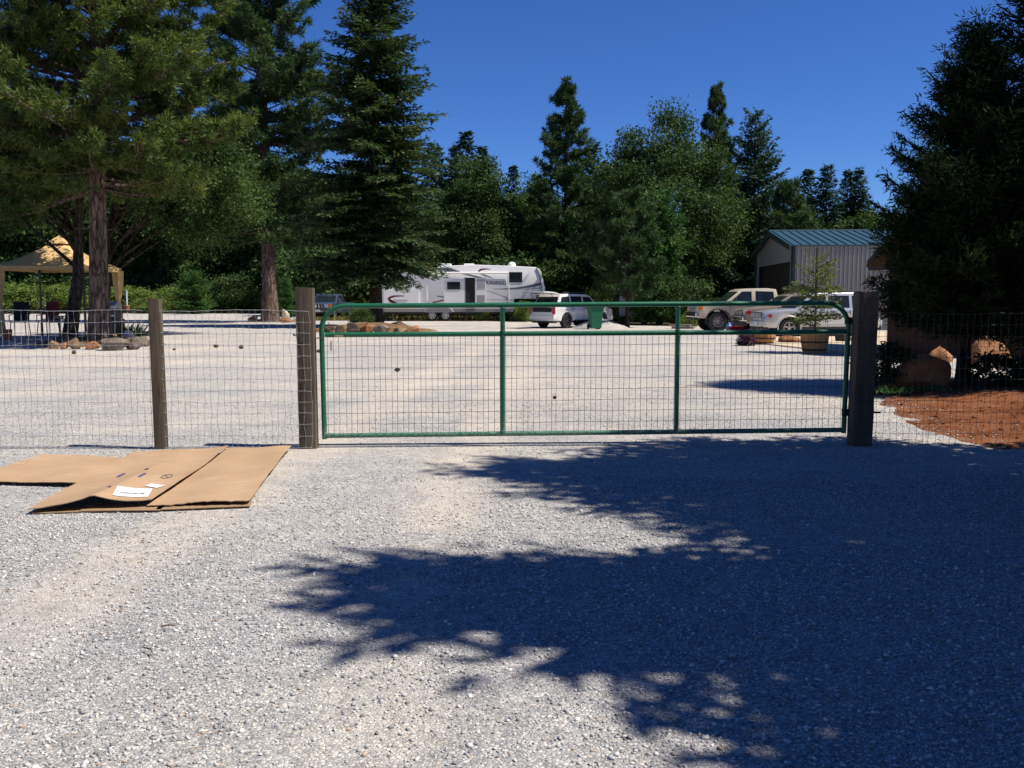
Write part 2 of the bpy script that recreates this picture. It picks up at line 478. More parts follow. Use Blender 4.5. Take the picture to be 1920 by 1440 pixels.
MT['oak_grey'] = leaf_mat('grey_oak_leaves', [(0.0, (0.015, 0.035, 0.011)), (0.45, (0.040, 0.077, 0.021)), (0.8, (0.076, 0.125, 0.034)), (1.0, (0.125, 0.170, 0.052))], 0.25, 0.5)
MT['shrub'] = leaf_mat('shrub_leaves', [(0.0, (0.054, 0.101, 0.023)), (0.5, (0.132, 0.194, 0.046)), (0.85, (0.248, 0.295, 0.078)), (1.0, (0.341, 0.264, 0.093))], 0.3, 0.6)
MT['sapling'] = leaf_mat('sapling_sprays', [(0.0, (0.05, 0.085, 0.025)), (0.5, (0.12, 0.155, 0.045)), (1.0, (0.22, 0.22, 0.07))], 0.3, 2.0)
MT['purple_leaf'] = leaf_mat('purple_leaves', [(0.0, (0.03, 0.012, 0.025)), (0.5, (0.08, 0.03, 0.06)), (1.0, (0.20, 0.08, 0.13))], 0.2, 4.0)
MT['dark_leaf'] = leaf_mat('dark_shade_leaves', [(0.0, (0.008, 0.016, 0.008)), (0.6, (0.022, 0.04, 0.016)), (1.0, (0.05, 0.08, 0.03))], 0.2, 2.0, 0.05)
MT['dry_grass'] = leaf_mat('dry_grass', [(0.0, (0.10, 0.10, 0.03)), (0.5, (0.22, 0.19, 0.07)), (1.0, (0.36, 0.30, 0.14))], 0.25, 1.0)
MT['rock_tan'] = rock_mat('tan_rock', (0.16, 0.095, 0.055), (0.30, 0.19, 0.115), (0.40, 0.29, 0.20))
MT['rock_orange'] = rock_mat('orange_rock', (0.22, 0.10, 0.045), (0.44, 0.21, 0.10), (0.50, 0.32, 0.19))
MT['rock_grey'] = rock_mat('grey_rock', (0.10, 0.082, 0.065), (0.22, 0.175, 0.135), (0.30, 0.25, 0.20))
MT['rock_dark'] = rock_mat('dark_rock', (0.04, 0.032, 0.026), (0.11, 0.08, 0.06), (0.22, 0.15, 0.10))
MT['rock_red'] = rock_mat('red_brown_rock', (0.14, 0.06, 0.03), (0.30, 0.14, 0.06), (0.44, 0.25, 0.13))
MT['canvas'] = M('tan_canvas', (0.58, 0.39, 0.17), 0.85, var=0.08, scale=2)
MT['black_plastic'] = M('black_plastic', (0.012, 0.012, 0.013), 0.5)
MT['black_metal'] = M('black_enamel', (0.012, 0.013, 0.014), 0.3, spec=0.5)
MT['silver_metal'] = M('brushed_steel', (0.5, 0.5, 0.5), 0.35, metal=0.8)
MT['chrome'] = M('chrome', (0.7, 0.71, 0.72), 0.14, metal=1.0)
MT['rubber'] = M('rubber', (0.018, 0.018, 0.018), 0.85)
MT['glass'] = glass_mat('dark_glass')
MT['alloy'] = M('alloy_rim', (0.5, 0.5, 0.5), 0.3, metal=0.8)
MT['red_lamp'] = M('red_lamp', (0.35, 0.012, 0.015), 0.2, spec=0.6)
MT['amber_lamp'] = M('amber_lamp', (0.55, 0.16, 0.02), 0.2, spec=0.6)
MT['clear_lamp'] = M('clear_lamp', (0.45, 0.46, 0.48), 0.12, spec=0.8)
MT['white_car'] = M('white_car_paint', (0.74, 0.73, 0.70), 0.3, var=0.03, coat=0.6)
MT['cream_car'] = M('cream_car_paint', (0.60, 0.52, 0.38), 0.32, var=0.04, coat=0.6)
MT['tan_car'] = M('tan_car_paint', (0.36, 0.29, 0.20), 0.3, metal=0.3, var=0.04, coat=0.6)
MT['silver_car'] = M('silver_car_paint', (0.55, 0.56, 0.57), 0.3, metal=0.45, var=0.03, coat=0.6)
MT['blue_car'] = M('slate_blue_car_paint', (0.05, 0.075, 0.11), 0.3, metal=0.2, var=0.05, coat=0.6)
MT['dark_trim'] = M('dark_trim', (0.025, 0.026, 0.028), 0.6)
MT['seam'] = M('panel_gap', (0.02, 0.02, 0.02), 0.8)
MT['rv_white'] = M('trailer_white', (0.80, 0.80, 0.79), 0.35, var=0.03, scale=1.2)
MT['rv_grey'] = M('trailer_grey_skirt', (0.30, 0.30, 0.31), 0.5, var=0.05)
MT['rv_blue'] = M('slate_blue_decal', (0.10, 0.12, 0.17), 0.4)
MT['rv_red'] = M('maroon_decal', (0.16, 0.012, 0.025), 0.4)
MT['rv_lgrey'] = M('light_grey_decal', (0.36, 0.36, 0.37), 0.45)
MT['bin_green'] = M('green_bin_plastic', (0.012, 0.13, 0.065), 0.5, var=0.15)
MT['barn_wall'] = M('corrugated_steel', (0.30, 0.285, 0.265), 0.5, metal=0.25, var=0.1, scale=0.8)
MT['barn_roof'] = M('green_steel_roof', (0.028, 0.075, 0.10), 0.45, metal=0.15, var=0.1)
MT['barn_trim'] = M('dark_green_trim', (0.012, 0.03, 0.03), 0.5)
MT['barn_white'] = M('pale_gable_panel', (0.22, 0.21, 0.205), 0.6, var=0.06)
MT['barn_door'] = M('brown_roller_door', (0.022, 0.016, 0.015), 0.6)
MT['log_brown'] = wood_mat('brown_boards', (0.04, 0.02, 0.012), (0.11, 0.052, 0.028), (2, 2, 30))
MT['barrel'] = wood_mat('barrel_staves', (0.30, 0.13, 0.045), (0.62, 0.34, 0.13), (14, 14, 1.2))
MT['hoop'] = M('rusted_hoop', (0.05, 0.04, 0.035), 0.7, metal=0.4)
MT['terracotta'] = M('terracotta', (0.42, 0.17, 0.08), 0.8)
MT['grey_cloth'] = M('grey_cloth', (0.30, 0.32, 0.38), 0.9, var=0.2, bmp=0.4, bscale=20)
MT['dark_red_cloth'] = M('dark_red_cloth', (0.12, 0.015, 0.02), 0.9)
MT['black_cloth'] = M('black_cloth', (0.018, 0.018, 0.02), 0.9)
MT['orange_plastic'] = M('orange_plastic', (0.6, 0.14, 0.05), 0.5)
MT['pale_stone'] = M('pale_cast_stone', (0.5, 0.44, 0.33), 0.8, var=0.1)
MT['cone'] = M('pine_cone_scales', (0.10, 0.07, 0.045), 0.9, var=0.4, scale=40)
MT['trailer_old'] = M('old_trailer_panel', (0.40, 0.40, 0.41), 0.6, var=0.15, scale=1.5)
MT['plank'] = wood_mat('grey_planks', (0.16, 0.135, 0.11), (0.36, 0.31, 0.26), (1.5, 20, 20))
MT['tool_red'] = M('red_plastic', (0.45, 0.02, 0.02), 0.45)
MT['blue_plastic'] = M('blue_plastic', (0.05, 0.2, 0.5), 0.45)
MT['tag_metal'] = M('brass_tag', (0.42, 0.38, 0.22), 0.5, metal=0.2)

def cardboard_mat():
    m, N, L, b = new_mat('cardboard')
    v = objvec(N, L)
    n = noise(N, L, 1.6, 6, v, 0.6)
    r = ramp(N, [(0.3, (0.365, 0.24, 0.14)), (0.7, (0.455, 0.31, 0.19))])
    L.new(n.outputs[0], r.inputs[0])
    v2 = objvec(N, L, (2.2, 9, 1))
    n2 = noise(N, L, 1.3, 6, v2, 0.7)
    r2 = ramp(N, [(0.56, (0, 0, 0)), (0.70, (0.6, 0.6, 0.6))])
    L.new(n2.outputs[0], r2.inputs[0])
    mx = N.new("ShaderNodeMix"); mx.data_type = 'RGBA'
    L.new(r2.outputs[0], mx.inputs[0]); L.new(r.outputs[0], mx.inputs[6]); mx.inputs[7].default_value = (0.56, 0.43, 0.32, 1)
    L.new(mx.outputs[2], b.inputs['Base Color'])
    b.inputs['Roughness'].default_value = 0.85; b.inputs['Specular IOR Level'].default_value = 0.2
    w = N.new("ShaderNodeTexWave"); w.inputs['Scale'].default_value = 26; L.new(v, w.inputs['Vector'])
    bump(N, L, b, w.outputs[0], 0.08, 0.003)
    return m
MT['cardboard'] = cardboard_mat()

# ------------------------------------------------------------------ ground
def sheet(name, pts, z, mat, kind='structure'):
    mb = MB(); mb.poly([(p[0], p[1], z) for p in pts])
    o = mb.build(name, mat)
    return tag(o, kind=kind)
sheet('ground', [(-900, -300), (900, -300), (900, 1500), (-900, 1500)], -0.012, MT['forest_floor'])
rg_ = np.random.default_rng(3)
def wob(pts, amp=0.5, step=1.5):
    out = []
    for i in range(len(pts)):
        a = np.array(pts[i]); b = np.array(pts[(i + 1) % len(pts)])
        n = max(1, int(np.linalg.norm(b - a) / step))
        for k in range(n):
            out.append(tuple(a + (b - a) * k / n + rg_.normal(0, amp, 2) * (0.6 if n > 1 else 0)))
    return out
lot = [(-70, -30), (60, -30), (60, 66), (34, 66), (14, 55), (7.5, 53.5), (3.5, 60), (-2, 62.5), (-14, 64), (-16, 92), (-30, 97), (-60, 90), (-70, 60)]
sheet('gravel_lot', wob(lot, 0.5), 0.0, MT['gravel'])
slab = [G(1425, 645), G(1560, 660.5), G(1720, 664), G(1800, 664)]
slab_pts = [(slab[0].x, slab[0].y), (slab[1].x, slab[1].y), (slab[2].x, slab[2].y), (slab[3].x + 2, slab[3].y), (slab[3].x + 6, 41), (slab[0].x + 1.5, 41)]
mb = MB(); mb.extr([(x, y, -0.05) for x, y in slab_pts], (0, 0, 0.09))
tag(mb.build('concrete_pad', MT['concrete'], bevel=0.01), kind='structure')

def vnoise(x, y, seed=0, oct=4):
    """cheap smooth value noise"""
    x = np.asarray(x, float); y = np.asarray(y, float)
    out = 0; amp = 1; tot = 0
    for o in range(oct):
        s = 2 ** o
        xi = np.floor(x * s).astype(int); yi = np.floor(y * s).astype(int)
        fx = x * s - xi; fy = y * s - yi
        fx = fx * fx * (3 - 2 * fx); fy = fy * fy * (3 - 2 * fy)
        def h(a, b):
            n = (a * 374761393 + b * 668265263 + (seed + o) * 1442695) & 0x7fffffff
            n = ((n ^ (n >> 13)) * 1274126177) & 0x7fffffff
            return (n & 0xffff) / 65535.0
        v = h(xi, yi) * (1 - fx) * (1 - fy) + h(xi + 1, yi) * fx * (1 - fy) + h(xi, yi + 1) * (1 - fx) * fy + h(xi + 1, yi + 1) * fx * fy
        out = out + v * amp; tot += amp; amp *= 0.5
    return out / tot * 2 - 1
def heightfield(name, x0, x1, y0, y1, step, fn, mat, label=None, cat=None, kind=None, zmin=-0.1):
    xs = np.arange(x0, x1, step); ys = np.arange(y0, y1, step)
    XX, YY = np.meshgrid(xs, ys)
    ZZ = fn(XX, YY)
    V = np.stack([XX, YY, ZZ], -1).reshape(-1, 3)
    nx = len(xs); ny = len(ys)
    idx = np.arange(nx * ny).reshape(ny, nx)
    Fq = np.stack([idx[:-1, :-1], idx[:-1, 1:], idx[1:, 1:], idx[1:, :-1]], -1).reshape(-1, 4)
    zf = V[:, 2][Fq].max(1)
    Fq = Fq[zf > -0.05]
    o = np_indexed(name, V, Fq, mat, smooth=True)
    return tag(o, label, cat, None, kind)
# red dirt bed right of the gate
edge = np.array([(p.x, p.y) for p in (G(1628, 741), G(1700, 788), G(1800, 829), G(1862, 842), G(1960, 848), G(2300, 856))])
def bed_fn(x, y):
    # distance inside the left edge (x as a function of y) and behind the fence line
    xe = np.interp(y, [9.2, 9.76, 11.5, 14.5, 17.5], [4.86, 4.68, 4.87, 5.5, 6.8])
    d = np.minimum((x - xe) * 0.8, (y - 9.15 + 0.05 * np.clip(x - 5, 0, 8)) * 0.8)
    back = (17.5 - y) + vnoise(x * .5, y * .5, 9) * 0.8
    d = np.minimum(d, back) + vnoise(x * 1.6, y * 1.6, 5) * 0.16
    h = np.clip(d, -0.5, 1.6) * 0.09
    return h + vnoise(x * 2.5, y * 2.5, 2, 4) * 0.025 * np.clip(d * 2 + .4, 0, 1) - 0.004
heightfield('dirt_bed', 4.2, 17, 8.5, 19, 0.07, bed_fn, MT['red_dirt'], kind='structure')
# gravel-and-soil islands under the trees
def mound(name, cx, cy, rx, ry, h, mat, seed, step=0.08):
    def fn(x, y):
        r = np.sqrt(((x - cx) / rx) ** 2 + ((y - cy) / ry) ** 2) + vnoise(x * 1.1, y * 1.1, seed) * 0.16
        return h * (1 - r ** 1.6) + vnoise(x * 3, y * 3, seed + 1) * 0.03 - 0.01
    return heightfield(name, cx - rx * 1.3, cx + rx * 1.3, cy - ry * 1.3, cy + ry * 1.3, step, fn, mat, kind='structure')

# loose crushed stones near the camera: real geometry, uncountable
def ico():
    bm = bmesh.new(); bmesh.ops.create_icosphere(bm, subdivisions=1, radius=1)
    V = np.array([v.co[:] for v in bm.verts]); Fc = np.array([[v.index for v in f.verts] for f in bm.faces]); bm.free()
    return V, Fc
IV, IF = ico()
OV = np.array([(1, 0, 0), (-1, 0, 0), (0, 1, 0), (0, -1, 0), (0, 0, 1), (0, 0, -1.0)]); OF = np.array([(0, 2, 4), (2, 1, 4), (1, 3, 4), (3, 0, 4), (2, 0, 5), (1, 2, 5), (3, 1, 5), (0, 3, 5)])
def nrm(a): return a / np.maximum(np.linalg.norm(a, axis=-1, keepdims=True), 1e-9)
def stones(name, pos, size, mat, rng, flat=0.62, base='ico'):
    n = len(pos)
    B, BF = (IV, IF) if base == 'ico' else (OV, OF)
    V = np.repeat(B[None], n, 0) * (1 + rng.uniform(-0.3, 0.3, (n, len(B), 1)))
    for k in range(5):                        # broken faces
        nn = nrm(rng.normal(0, 1, (n, 3))); lim = rng.uniform(0.35, 0.75, n)
        d = np.einsum('nvk,nk->nv', V, nn) - lim[:, None]
        V = V - np.clip(d, 0, None)[..., None] * nn[:, None, :]
    sc = np.stack([rng.uniform(0.75, 1.35, n), rng.uniform(0.7, 1.1, n), rng.uniform(0.45, 0.8, n) * flat / 0.62], -1)
    V = V * sc[:, None, :] * size[:, None, None]
    a = rng.uniform(0, 6.283, n); t = rng.uniform(-0.5, 0.5, n)
    c, s = np.cos(t)[:, None], np.sin(t)[:, None]
    x, y, z = V[..., 0], V[..., 1], V[..., 2]
    y, z = y * c - z * s, y * s + z * c
    c, s = np.cos(a)[:, None], np.sin(a)[:, None]
    x, y = x * c - y * s, x * s + y * c
    V = np.stack([x, y, z], -1) + pos[:, None, :]
    Fc = BF[None] + (np.arange(n) * len(B))[:, None, None]
    return V.reshape(-1, 3), Fc.reshape(-1, 3)
    return np_indexed(name, V.reshape(-1, 3), Fc.reshape(-1, 3), mat)
rng = np.random.default_rng(11)
def scatter(d0, d1, dens, pad=1.2):
    A = []
    n = int(dens * ((0.56 * (d0 + d1)) + 2 * pad) * (d1 - d0))
    y = rng.uniform(d0, d1, n); hw = 0.56 * y + pad
    x = rng.uniform(-1, 1, n) * hw.max()
    k = np.abs(x) < hw
    return np.stack([x[k], y[k]], -1)
P1 = scatter(2.4, 5.2, 5600, 0.6); P2 = scatter(5.2, 7.8, 3600, 0.6); P3 = scatter(7.8, 13.5, 1200, 0.6); P4 = scatter(13.5, 17, 500, 0.5); P5 = scatter(17, 24, 160, 0.4)
PP = np.concatenate([P1, P2, P3, P4, P5])
pn = vnoise(PP[:, 0] * 0.55, PP[:, 1] * 0.55, 21, 4)
keep = rng.uniform(0, 1, len(PP)) < np.clip(0.74 + pn * 1.4, 0.08, 1) * (1 - 0.62 * np.exp(-((np.abs(PP[:, 0] + 1.7 - 0.05 * PP[:, 1]) - 0.85) / 0.28) ** 2))
PP = PP[keep]
dirtz = bed_fn(PP[:, 0], PP[:, 1]); PP = PP[(dirtz < 0.0) | (PP[:, 1] < 8.6) | (PP[:, 0] < 4.3)]
sz = np.exp(rng.normal(np.log(0.0064), 0.34, len(PP)))
sz = np.clip(sz, 0.0035, 0.0145)
pos = np.concatenate([PP, (sz * 0.22)[:, None]], 1)
nearm = PP[:, 1] < 5.2
Va, Fa = stones('a', pos[nearm], sz[nearm], None, rng)
Vb, Fb = stones('b', pos[~nearm], sz[~nearm] * 1.15, None, rng, base='oct')
tag(np_indexed('loose_gravel', np.concatenate([Va, Vb]), np.concatenate([Fa, Fb + len(Va)]), MT['stones']), kind='stuff')

# ------------------------------------------------------------------ rocks
def rock(name, label, c, w, d, h, mat, seed, rz=0.0, group=None, cat='rock', sharp=0.22):
    bm = bmesh.new(); bmesh.ops.create_icosphere(bm, subdivisions=4, radius=1)
    V = np.array([v.co[:] for v in bm.verts]); Fc = np.array([[v.index for v in f.verts] for f in bm.faces]); bm.free()
    r = np.random.default_rng(seed)
    D = np.ones(len(V))
    for k in range(15):                       # random planar cuts give broken facets
        n = r.normal(0, 1, 3); n /= np.linalg.norm(n)
        lim = r.uniform(0.55, 0.88)
        p = V @ n
        over = p > lim
        D = np.where(over, np.minimum(D, lim / np.maximum(p, 1e-3)), D)
    V = V * D[:, None]
    for o, (fq, am) in enumerate(((1.4, 0.12), (3.1, 0.07), (6.5, 0.035), (13, 0.015))):
        ph = r.uniform(0, 6.28, 6)
        nn = (np.sin(V[:, 0] * fq * 1.7 + ph[0] + 1.3 * np.sin(V[:, 1] * fq + ph[1])) + np.sin(V[:, 1] * fq * 1.6 + ph[2] + 1.2 * np.sin(V[:, 2] * fq + ph[3])) + np.sin(V[:, 2] * fq * 1.8 + ph[4] + np.sin(V[:, 0] * fq + ph[5]))) / 3
        V = V * (1 + am * nn)[:, None]
    V = V / np.abs(V).max(0)
    V = V * np.array([w / 2, d / 2, h * 0.58])
    V[:, 2] += h * 0.42
    ca, sa = math.cos(rz), math.sin(rz)
    V = np.stack([V[:, 0] * ca - V[:, 1] * sa, V[:, 0] * sa + V[:, 1] * ca, V[:, 2]], -1)
    o = np_indexed(name, V, Fc, MT[mat], smooth=True)
    try: o.data.set_sharp_from_angle(angle=R_(28))
    except Exception: pass
    o.location = c
    return tag(o, label, cat, group)
def rock_px(label, x0, x1, y0, y1, mat, seed, group=None, z0=0.0, depth=0.9, name='rock'):
    g = G((x0 + x1) / 2, y1, z0)
    w = (x1 - x0) * g.y / 1750; h = (y1 - y0) * g.y / 1750
    return rock(name, label, (g.x, g.y + w * depth * 0.45, g.z - 0.02), w, w * depth, h + 0.02, mat, seed, random.uniform(-0.4, 0.4), group)

# ------------------------------------------------------------------ tree generators (foliage = many leaf-sized faces)
def leafquads(c, d, n, L, Wd):
    L = np.asarray(L)[:, None]; Wd = np.asarray(Wd)[:, None]
    mid = c + d * L * 0.45
    return np.stack([c, mid + n * Wd / 2, c + d * L, mid - n * Wd / 2], 1)
def side(d, rng):
    r = rng.normal(0, 1, d.shape)
    return nrm(np.cross(d, r))
def trunk_mb(mb, H, r0, rng, lean=(0, 0), flare=1.35, n=14, top=0.03, wob=0.05):
    k = 14
    pts = []; rs = []
    for i in range(k + 1):
        t = i / k
        pts.append((lean[0] * t ** 1.3 + wob * math.sin(t * 5 + rng.uniform(0, 1)) * t * (1 - t), lean[1] * t ** 1.3 + wob * math.cos(t * 4) * t * (1 - t), H * t - 0.15 * (1 - t)))
        rs.append(max(top, r0 * (1 - t) ** 0.85 * (1 + (flare - 1) * math.exp(-t * 28))))
    mb.tube(pts, rs, n)
    return lambda z: np.array([np.interp(z, [p[2] for p in pts], [p[0] for p in pts]), np.interp(z, [p[2] for p in pts], [p[1] for p in pts]), z])
def finish_tree(name, label, cat, loc, mb, quads, bark, leafm, group=None, k=4):
    root = thing(name, label, cat, loc, 0, group)
    mb.build('trunk', bark, root, smooth=True, fix=False)
    np_mesh('crown', quads.reshape(-1, 3), k, leafm, root)
    return root

def pine(name, label, loc, H, zb, R, seed, r0, leafm, bark, step=0.75, nbr=5, nl=0.23, K=30, nw=0.02, dens=3.4, prof=None, lean=(0, 0), group=None, open_=0.0, low_dead=0):
    rng = np.random.default_rng(seed)
    mb = MB()
    ax = trunk_mb(mb, H, r0, rng, lean)
    prof = prof or (lambda t: (0.72 + 0.28 * min(1, t * 5)) * (1 - t) ** 0.75 + 0.06)
    tc = []; ta = []
    z = zb
    while z < H - 0.25:
        t = (z - zb) / (H - zb)
        r = R * prof(t)
        for b in range(nbr + (rng.random() < 0.4)):
            if rng.random() < open_: continue
            az = rng.uniform(0, 6.283); L = r * rng.uniform(0.5, 1.12); zz0 = z + rng.uniform(-0.5, 0.5) * step
            elev = (-0.18 + 0.75 * t) + rng.normal(0, 0.13)
            o = ax(min(zz0, H - 0.1))
            ss = np.linspace(0, 1, 6)
            wv = rng.normal(0, 0.05, 2)
            px = o[0] + np.cos(az + wv[0] * ss * 4) * L * ss; py = o[1] + np.sin(az + wv[0] * ss * 4) * L * ss
            pz = zz0 + L * (math.tan(elev) * ss + 0.2 * ss ** 2.2)
            pts = np.stack([px, py, pz], -1)
            rad = 0.012 + 0.0125 * L
            mb.tube(pts, [max(0.008, rad * (1 - s * 0.85)) for s in ss], 5, cap=False)
            m = int(3 + L * dens)
            s = np.sort(rng.uniform(0.28, 1.0, m) ** 0.8)
            for q in s:
                p = np.array([np.interp(q, ss, pts[:, i]) for i in range(3)])
                tw = az + rng.choice([-1, 1]) * rng.uniform(0.3, 1.25)
                tl = (0.22 + 0.2 * L * (1.15 - q)) * rng.uniform(0.5, 1.15)
                d = np.array([math.cos(tw), math.sin(tw), rng.uniform(-0.05, 0.65)])
                e = p + d * tl
                mb.tube([p, e], [0.012, 0.006], 3, cap=False)
                tc.append(e); ta.append(d + np.array([0, 0, 0.35]))
                if tl > 0.45: tc.append(p + d * tl * 0.5); ta.append(d + np.array([0, 0, 0.6]))
            tc.append(pts[-1]); ta.append(np.array([math.cos(az), math.sin(az), 0.5]))
        z += step * rng.uniform(0.75, 1.25)
    for j in range(4):
        tc.append(ax(H - 0.12 * j)); ta.append(np.array([0, 0, 1.0]))
    for j in range(low_dead):
        zz = rng.uniform(zb * 0.55, zb); az = rng.uniform(0, 6.283); L = rng.uniform(0.5, 1.6); o = ax(zz)
        mb.tube([o, o + np.array([math.cos(az) * L * .6, math.sin(az) * L * .6, 0.1]), o + np.array([math.cos(az) * L, math.sin(az) * L, -0.15])], [0.025, 0.014, 0.005], 4, cap=False)
    tc = np.array(tc); ta = nrm(np.array(ta)); n = len(tc)
    c = np.repeat(tc, K, 0) + rng.normal(0, 0.018, (n * K, 3)); a = np.repeat(ta, K, 0)
    c = c - a * rng.uniform(0, 0.11, (n * K, 1))
    d = nrm(a * 0.55 + nrm(rng.normal(0, 1, (n * K, 3))) * 0.95)
    q = leafquads(c, d, side(d, rng), nl * rng.uniform(0.65, 1.15, n * K), nw * rng.uniform(0.7, 1.3, n * K))
    return finish_tree(name, label, 'tree', loc, mb, q, bark, leafm, group)

def fir(name, label, loc, H, zb, R, seed, r0, leafm, bark, step=0.42, nbr=6, shoot=0.13, ql=0.2, qw=0.075, prof=None, group=None, droop=0.34, up=0.05, lean=(0, 0), fan=0.0, spacing=0.1, k_up=0.0, reps=2):
    rng = np.random.default_rng(seed)
    mb = MB()
    ax = trunk_mb(mb, H, r0, rng, lean)
    prof = prof or (lambda t: (1 - t) ** 0.82 + 0.02)
    C = []; Dd = []; Nn = []
    z = zb
    while z < H - 0.12:
        t = (z - zb) / (H - zb)
        r = R * prof(t)
        for b in range(nbr):
            az = rng.uniform(0, 6.283); L = max(0.14, r * rng.uniform(0.55, 1.1)); zz0 = z + rng.uniform(-0.5, 0.5) * step
            o = ax(min(zz0, H))
            m = 7
            ss = np.linspace(0, 1, m)
            el = up + 0.55 * t ** 2 + rng.normal(0, 0.1)
            dr = droop * (1 - t) * rng.uniform(0.6, 1.3)
            pz = zz0 + L * (math.tan(el) * ss - dr * ss ** 1.6 + (0.22 * dr + k_up) * ss ** 3.5)
            pts = np.stack([o[0] + math.cos(az) * L * ss, o[1] + math.sin(az) * L * ss, pz], -1)
            if L > 0.5: mb.tube(pts[::2], [0.01 + 0.011 * L * (1 - s) for s in ss[::2]], 4, cap=False)
            ns = max(2, int(L * 0.92 / shoot))
            for sd in (-1, 1):
                s = np.linspace(0.1, 1.0, ns) + rng.normal(0, 0.03, ns)
                s = np.clip(s, 0.06, 1)
                p = np.stack([np.interp(s, ss, pts[:, i]) for i in range(3)], -1)
                sl = ((1 - s) * L * 0.5 + 0.12) * rng.uniform(0.6, 1.15, ns)
                sl = np.minimum(sl, 0.95)
                ang = az + sd * (R_(52) + rng.normal(0, 0.2, ns))
                dz = -0.12 + rng.normal(0, 0.12, ns) + fan * rng.uniform(-0.2, 1.0, ns)
                dirs = nrm(np.stack([np.cos(ang), np.sin(ang), dz], -1))
                for j in range(ns):
                    nq = max(1, int(sl[j] / spacing))
                    u = np.linspace(0.0, 1.0, nq + 1)[1:] * sl[j] if nq > 1 else np.array([sl[j]])
                    C.append(p[j] + dirs[j] * u[:, None] * 0.85); Dd.append(np.repeat(dirs[j][None], len(u), 0)); 
            # shoots along the spine itself
            nq = max(2, int(L / spacing))
            s = np.linspace(0.05, 1, nq)
            C.append(np.stack([np.interp(s, ss, pts[:, i]) for i in range(3)], -1))
            dd = np.array([math.cos(az), math.sin(az), 0.05]); Dd.append(np.repeat(dd[None], nq, 0))
        z += step * rng.uniform(0.75, 1.25)
    C = np.concatenate(C); Dd = np.concatenate(Dd)
    Q = []
    for rep in range(reps):
        n = len(C)
        d = nrm(Dd + rng.normal(0, 0.42, (n, 3)) * np.array([1, 1, 0.6 + fan]))
        upv = nrm(np.array([0, 0, 1.0]) + rng.normal(0, 0.35 + fan, (n, 3)))
        w = nrm(np.cross(d, upv))
        Q.append(leafquads(C + rng.normal(0, 0.03, (n, 3)), d, w, ql * rng.uniform(0.65, 1.25, n), qw * rng.uniform(0.7, 1.3, n)))
    return finish_tree(name, label, 'tree', loc, mb, np.concatenate(Q), bark, leafm, group)

def broadleaf(name, label, loc, H, zc, Rx, Rz, seed, r0, leafm, bark, ncl=60, per=380, leaf=0.16, group=None, clr=0.2, lean=(0, 0), forks=9, cat='tree', stems=1, shape=1.0, tl=None):
    rng = np.random.default_rng(seed)
    mb = MB()
    u = nrm(rng.normal(0, 1, (ncl, 3)))
    rr = rng.uniform(0.35, 1.0, ncl) ** 0.6
    ctr = u * rr[:, None]
    tz = ctr[:, 2]
    wid = np.where(tz < 0, 1 - 0.15 * tz ** 2, 1 - shape * 0.35 * tz)          # broader below
    ctr = ctr * np.stack([Rx * wid, Rx * wid, np.full(ncl, Rz)], -1) * rng.uniform(0.86, 1.1, (ncl, 1)) + np.array([lean[0], lean[1], zc])
    for s in range(stems):
        off = np.array([rng.normal(0, 0.12 * min(1, Rx / 2.2) * (stems > 1)), rng.normal(0, 0.12 * min(1, Rx / 2.2) * (stems > 1)), 0])
        tl_ = tl or (lean[0] * 0.8, lean[1] * 0.8)
        top = np.array([tl_[0], tl_[1], zc + Rz * 0.35]) + off * 6
        pts = [off + np.array([0, 0, -0.15]), off + (top - off) * 0.3 + rng.normal(0, 0.08, 3), off + (top - off) * 0.62 + rng.normal(0, 0.15, 3), top]
        mb.tube(pts, [r0 * 1.2, r0 * 0.85, r0 * 0.55, r0 * 0.2], 9)
    for i in range(min(forks * 2, ncl)):
        e = ctr[i]; h = rng.uniform(0.3, 0.85)
        b = np.array([np.interp(h, [0, 0.3, 0.62, 1], [p[k] for p in pts]) for k in range(3)])
        mid = b * 0.5 + e * 0.5 + np.array([0, 0, 0.15 * Rz]) + rng.normal(0, 0.12 * Rx / 3, 3)
        mb.tube([b, mid, e], [r0 * 0.32, r0 * 0.2, r0 * 0.06], 5, cap=False)
    sz = clr * Rx * rng.uniform(0.6, 1.35, ncl)
    c = np.repeat(ctr, per, 0) + np.clip(rng.normal(0, 1, (ncl * per, 3)), -1.75, 1.75) * np.repeat(sz, per)[:, None] * np.array([0.72, 0.72, 0.52])
    n = len(c)
    d = nrm(rng.normal(0, 1, (n, 3)) + np.array([0, 0, -0.15]))
    nor = nrm(rng.normal(0, 0.75, (n, 3)) + np.array([0, 0, 0.8]))
    w = nrm(np.cross(d, nor))
    q = leafquads(c, d, w, leaf * rng.uniform(0.6, 1.25, n), leaf * 0.62 * rng.uniform(0.7, 1.25, n))
    return finish_tree(name, label, cat, loc, mb, q, bark, leafm, group)

def clone(src, label, loc, s=1.0, rz=0.0, group=None, sxy=None, cat=None):
    c = copy_tree(src)
    c.location = loc; c.rotation_euler = (0, 0, rz)
    c.scale = ((sxy or s), (sxy or s), s)
    c["label"] = label
    if cat: c["category"] = cat
    if group: c["group"] = group
    elif "group" in c: del c["group"]
    return c

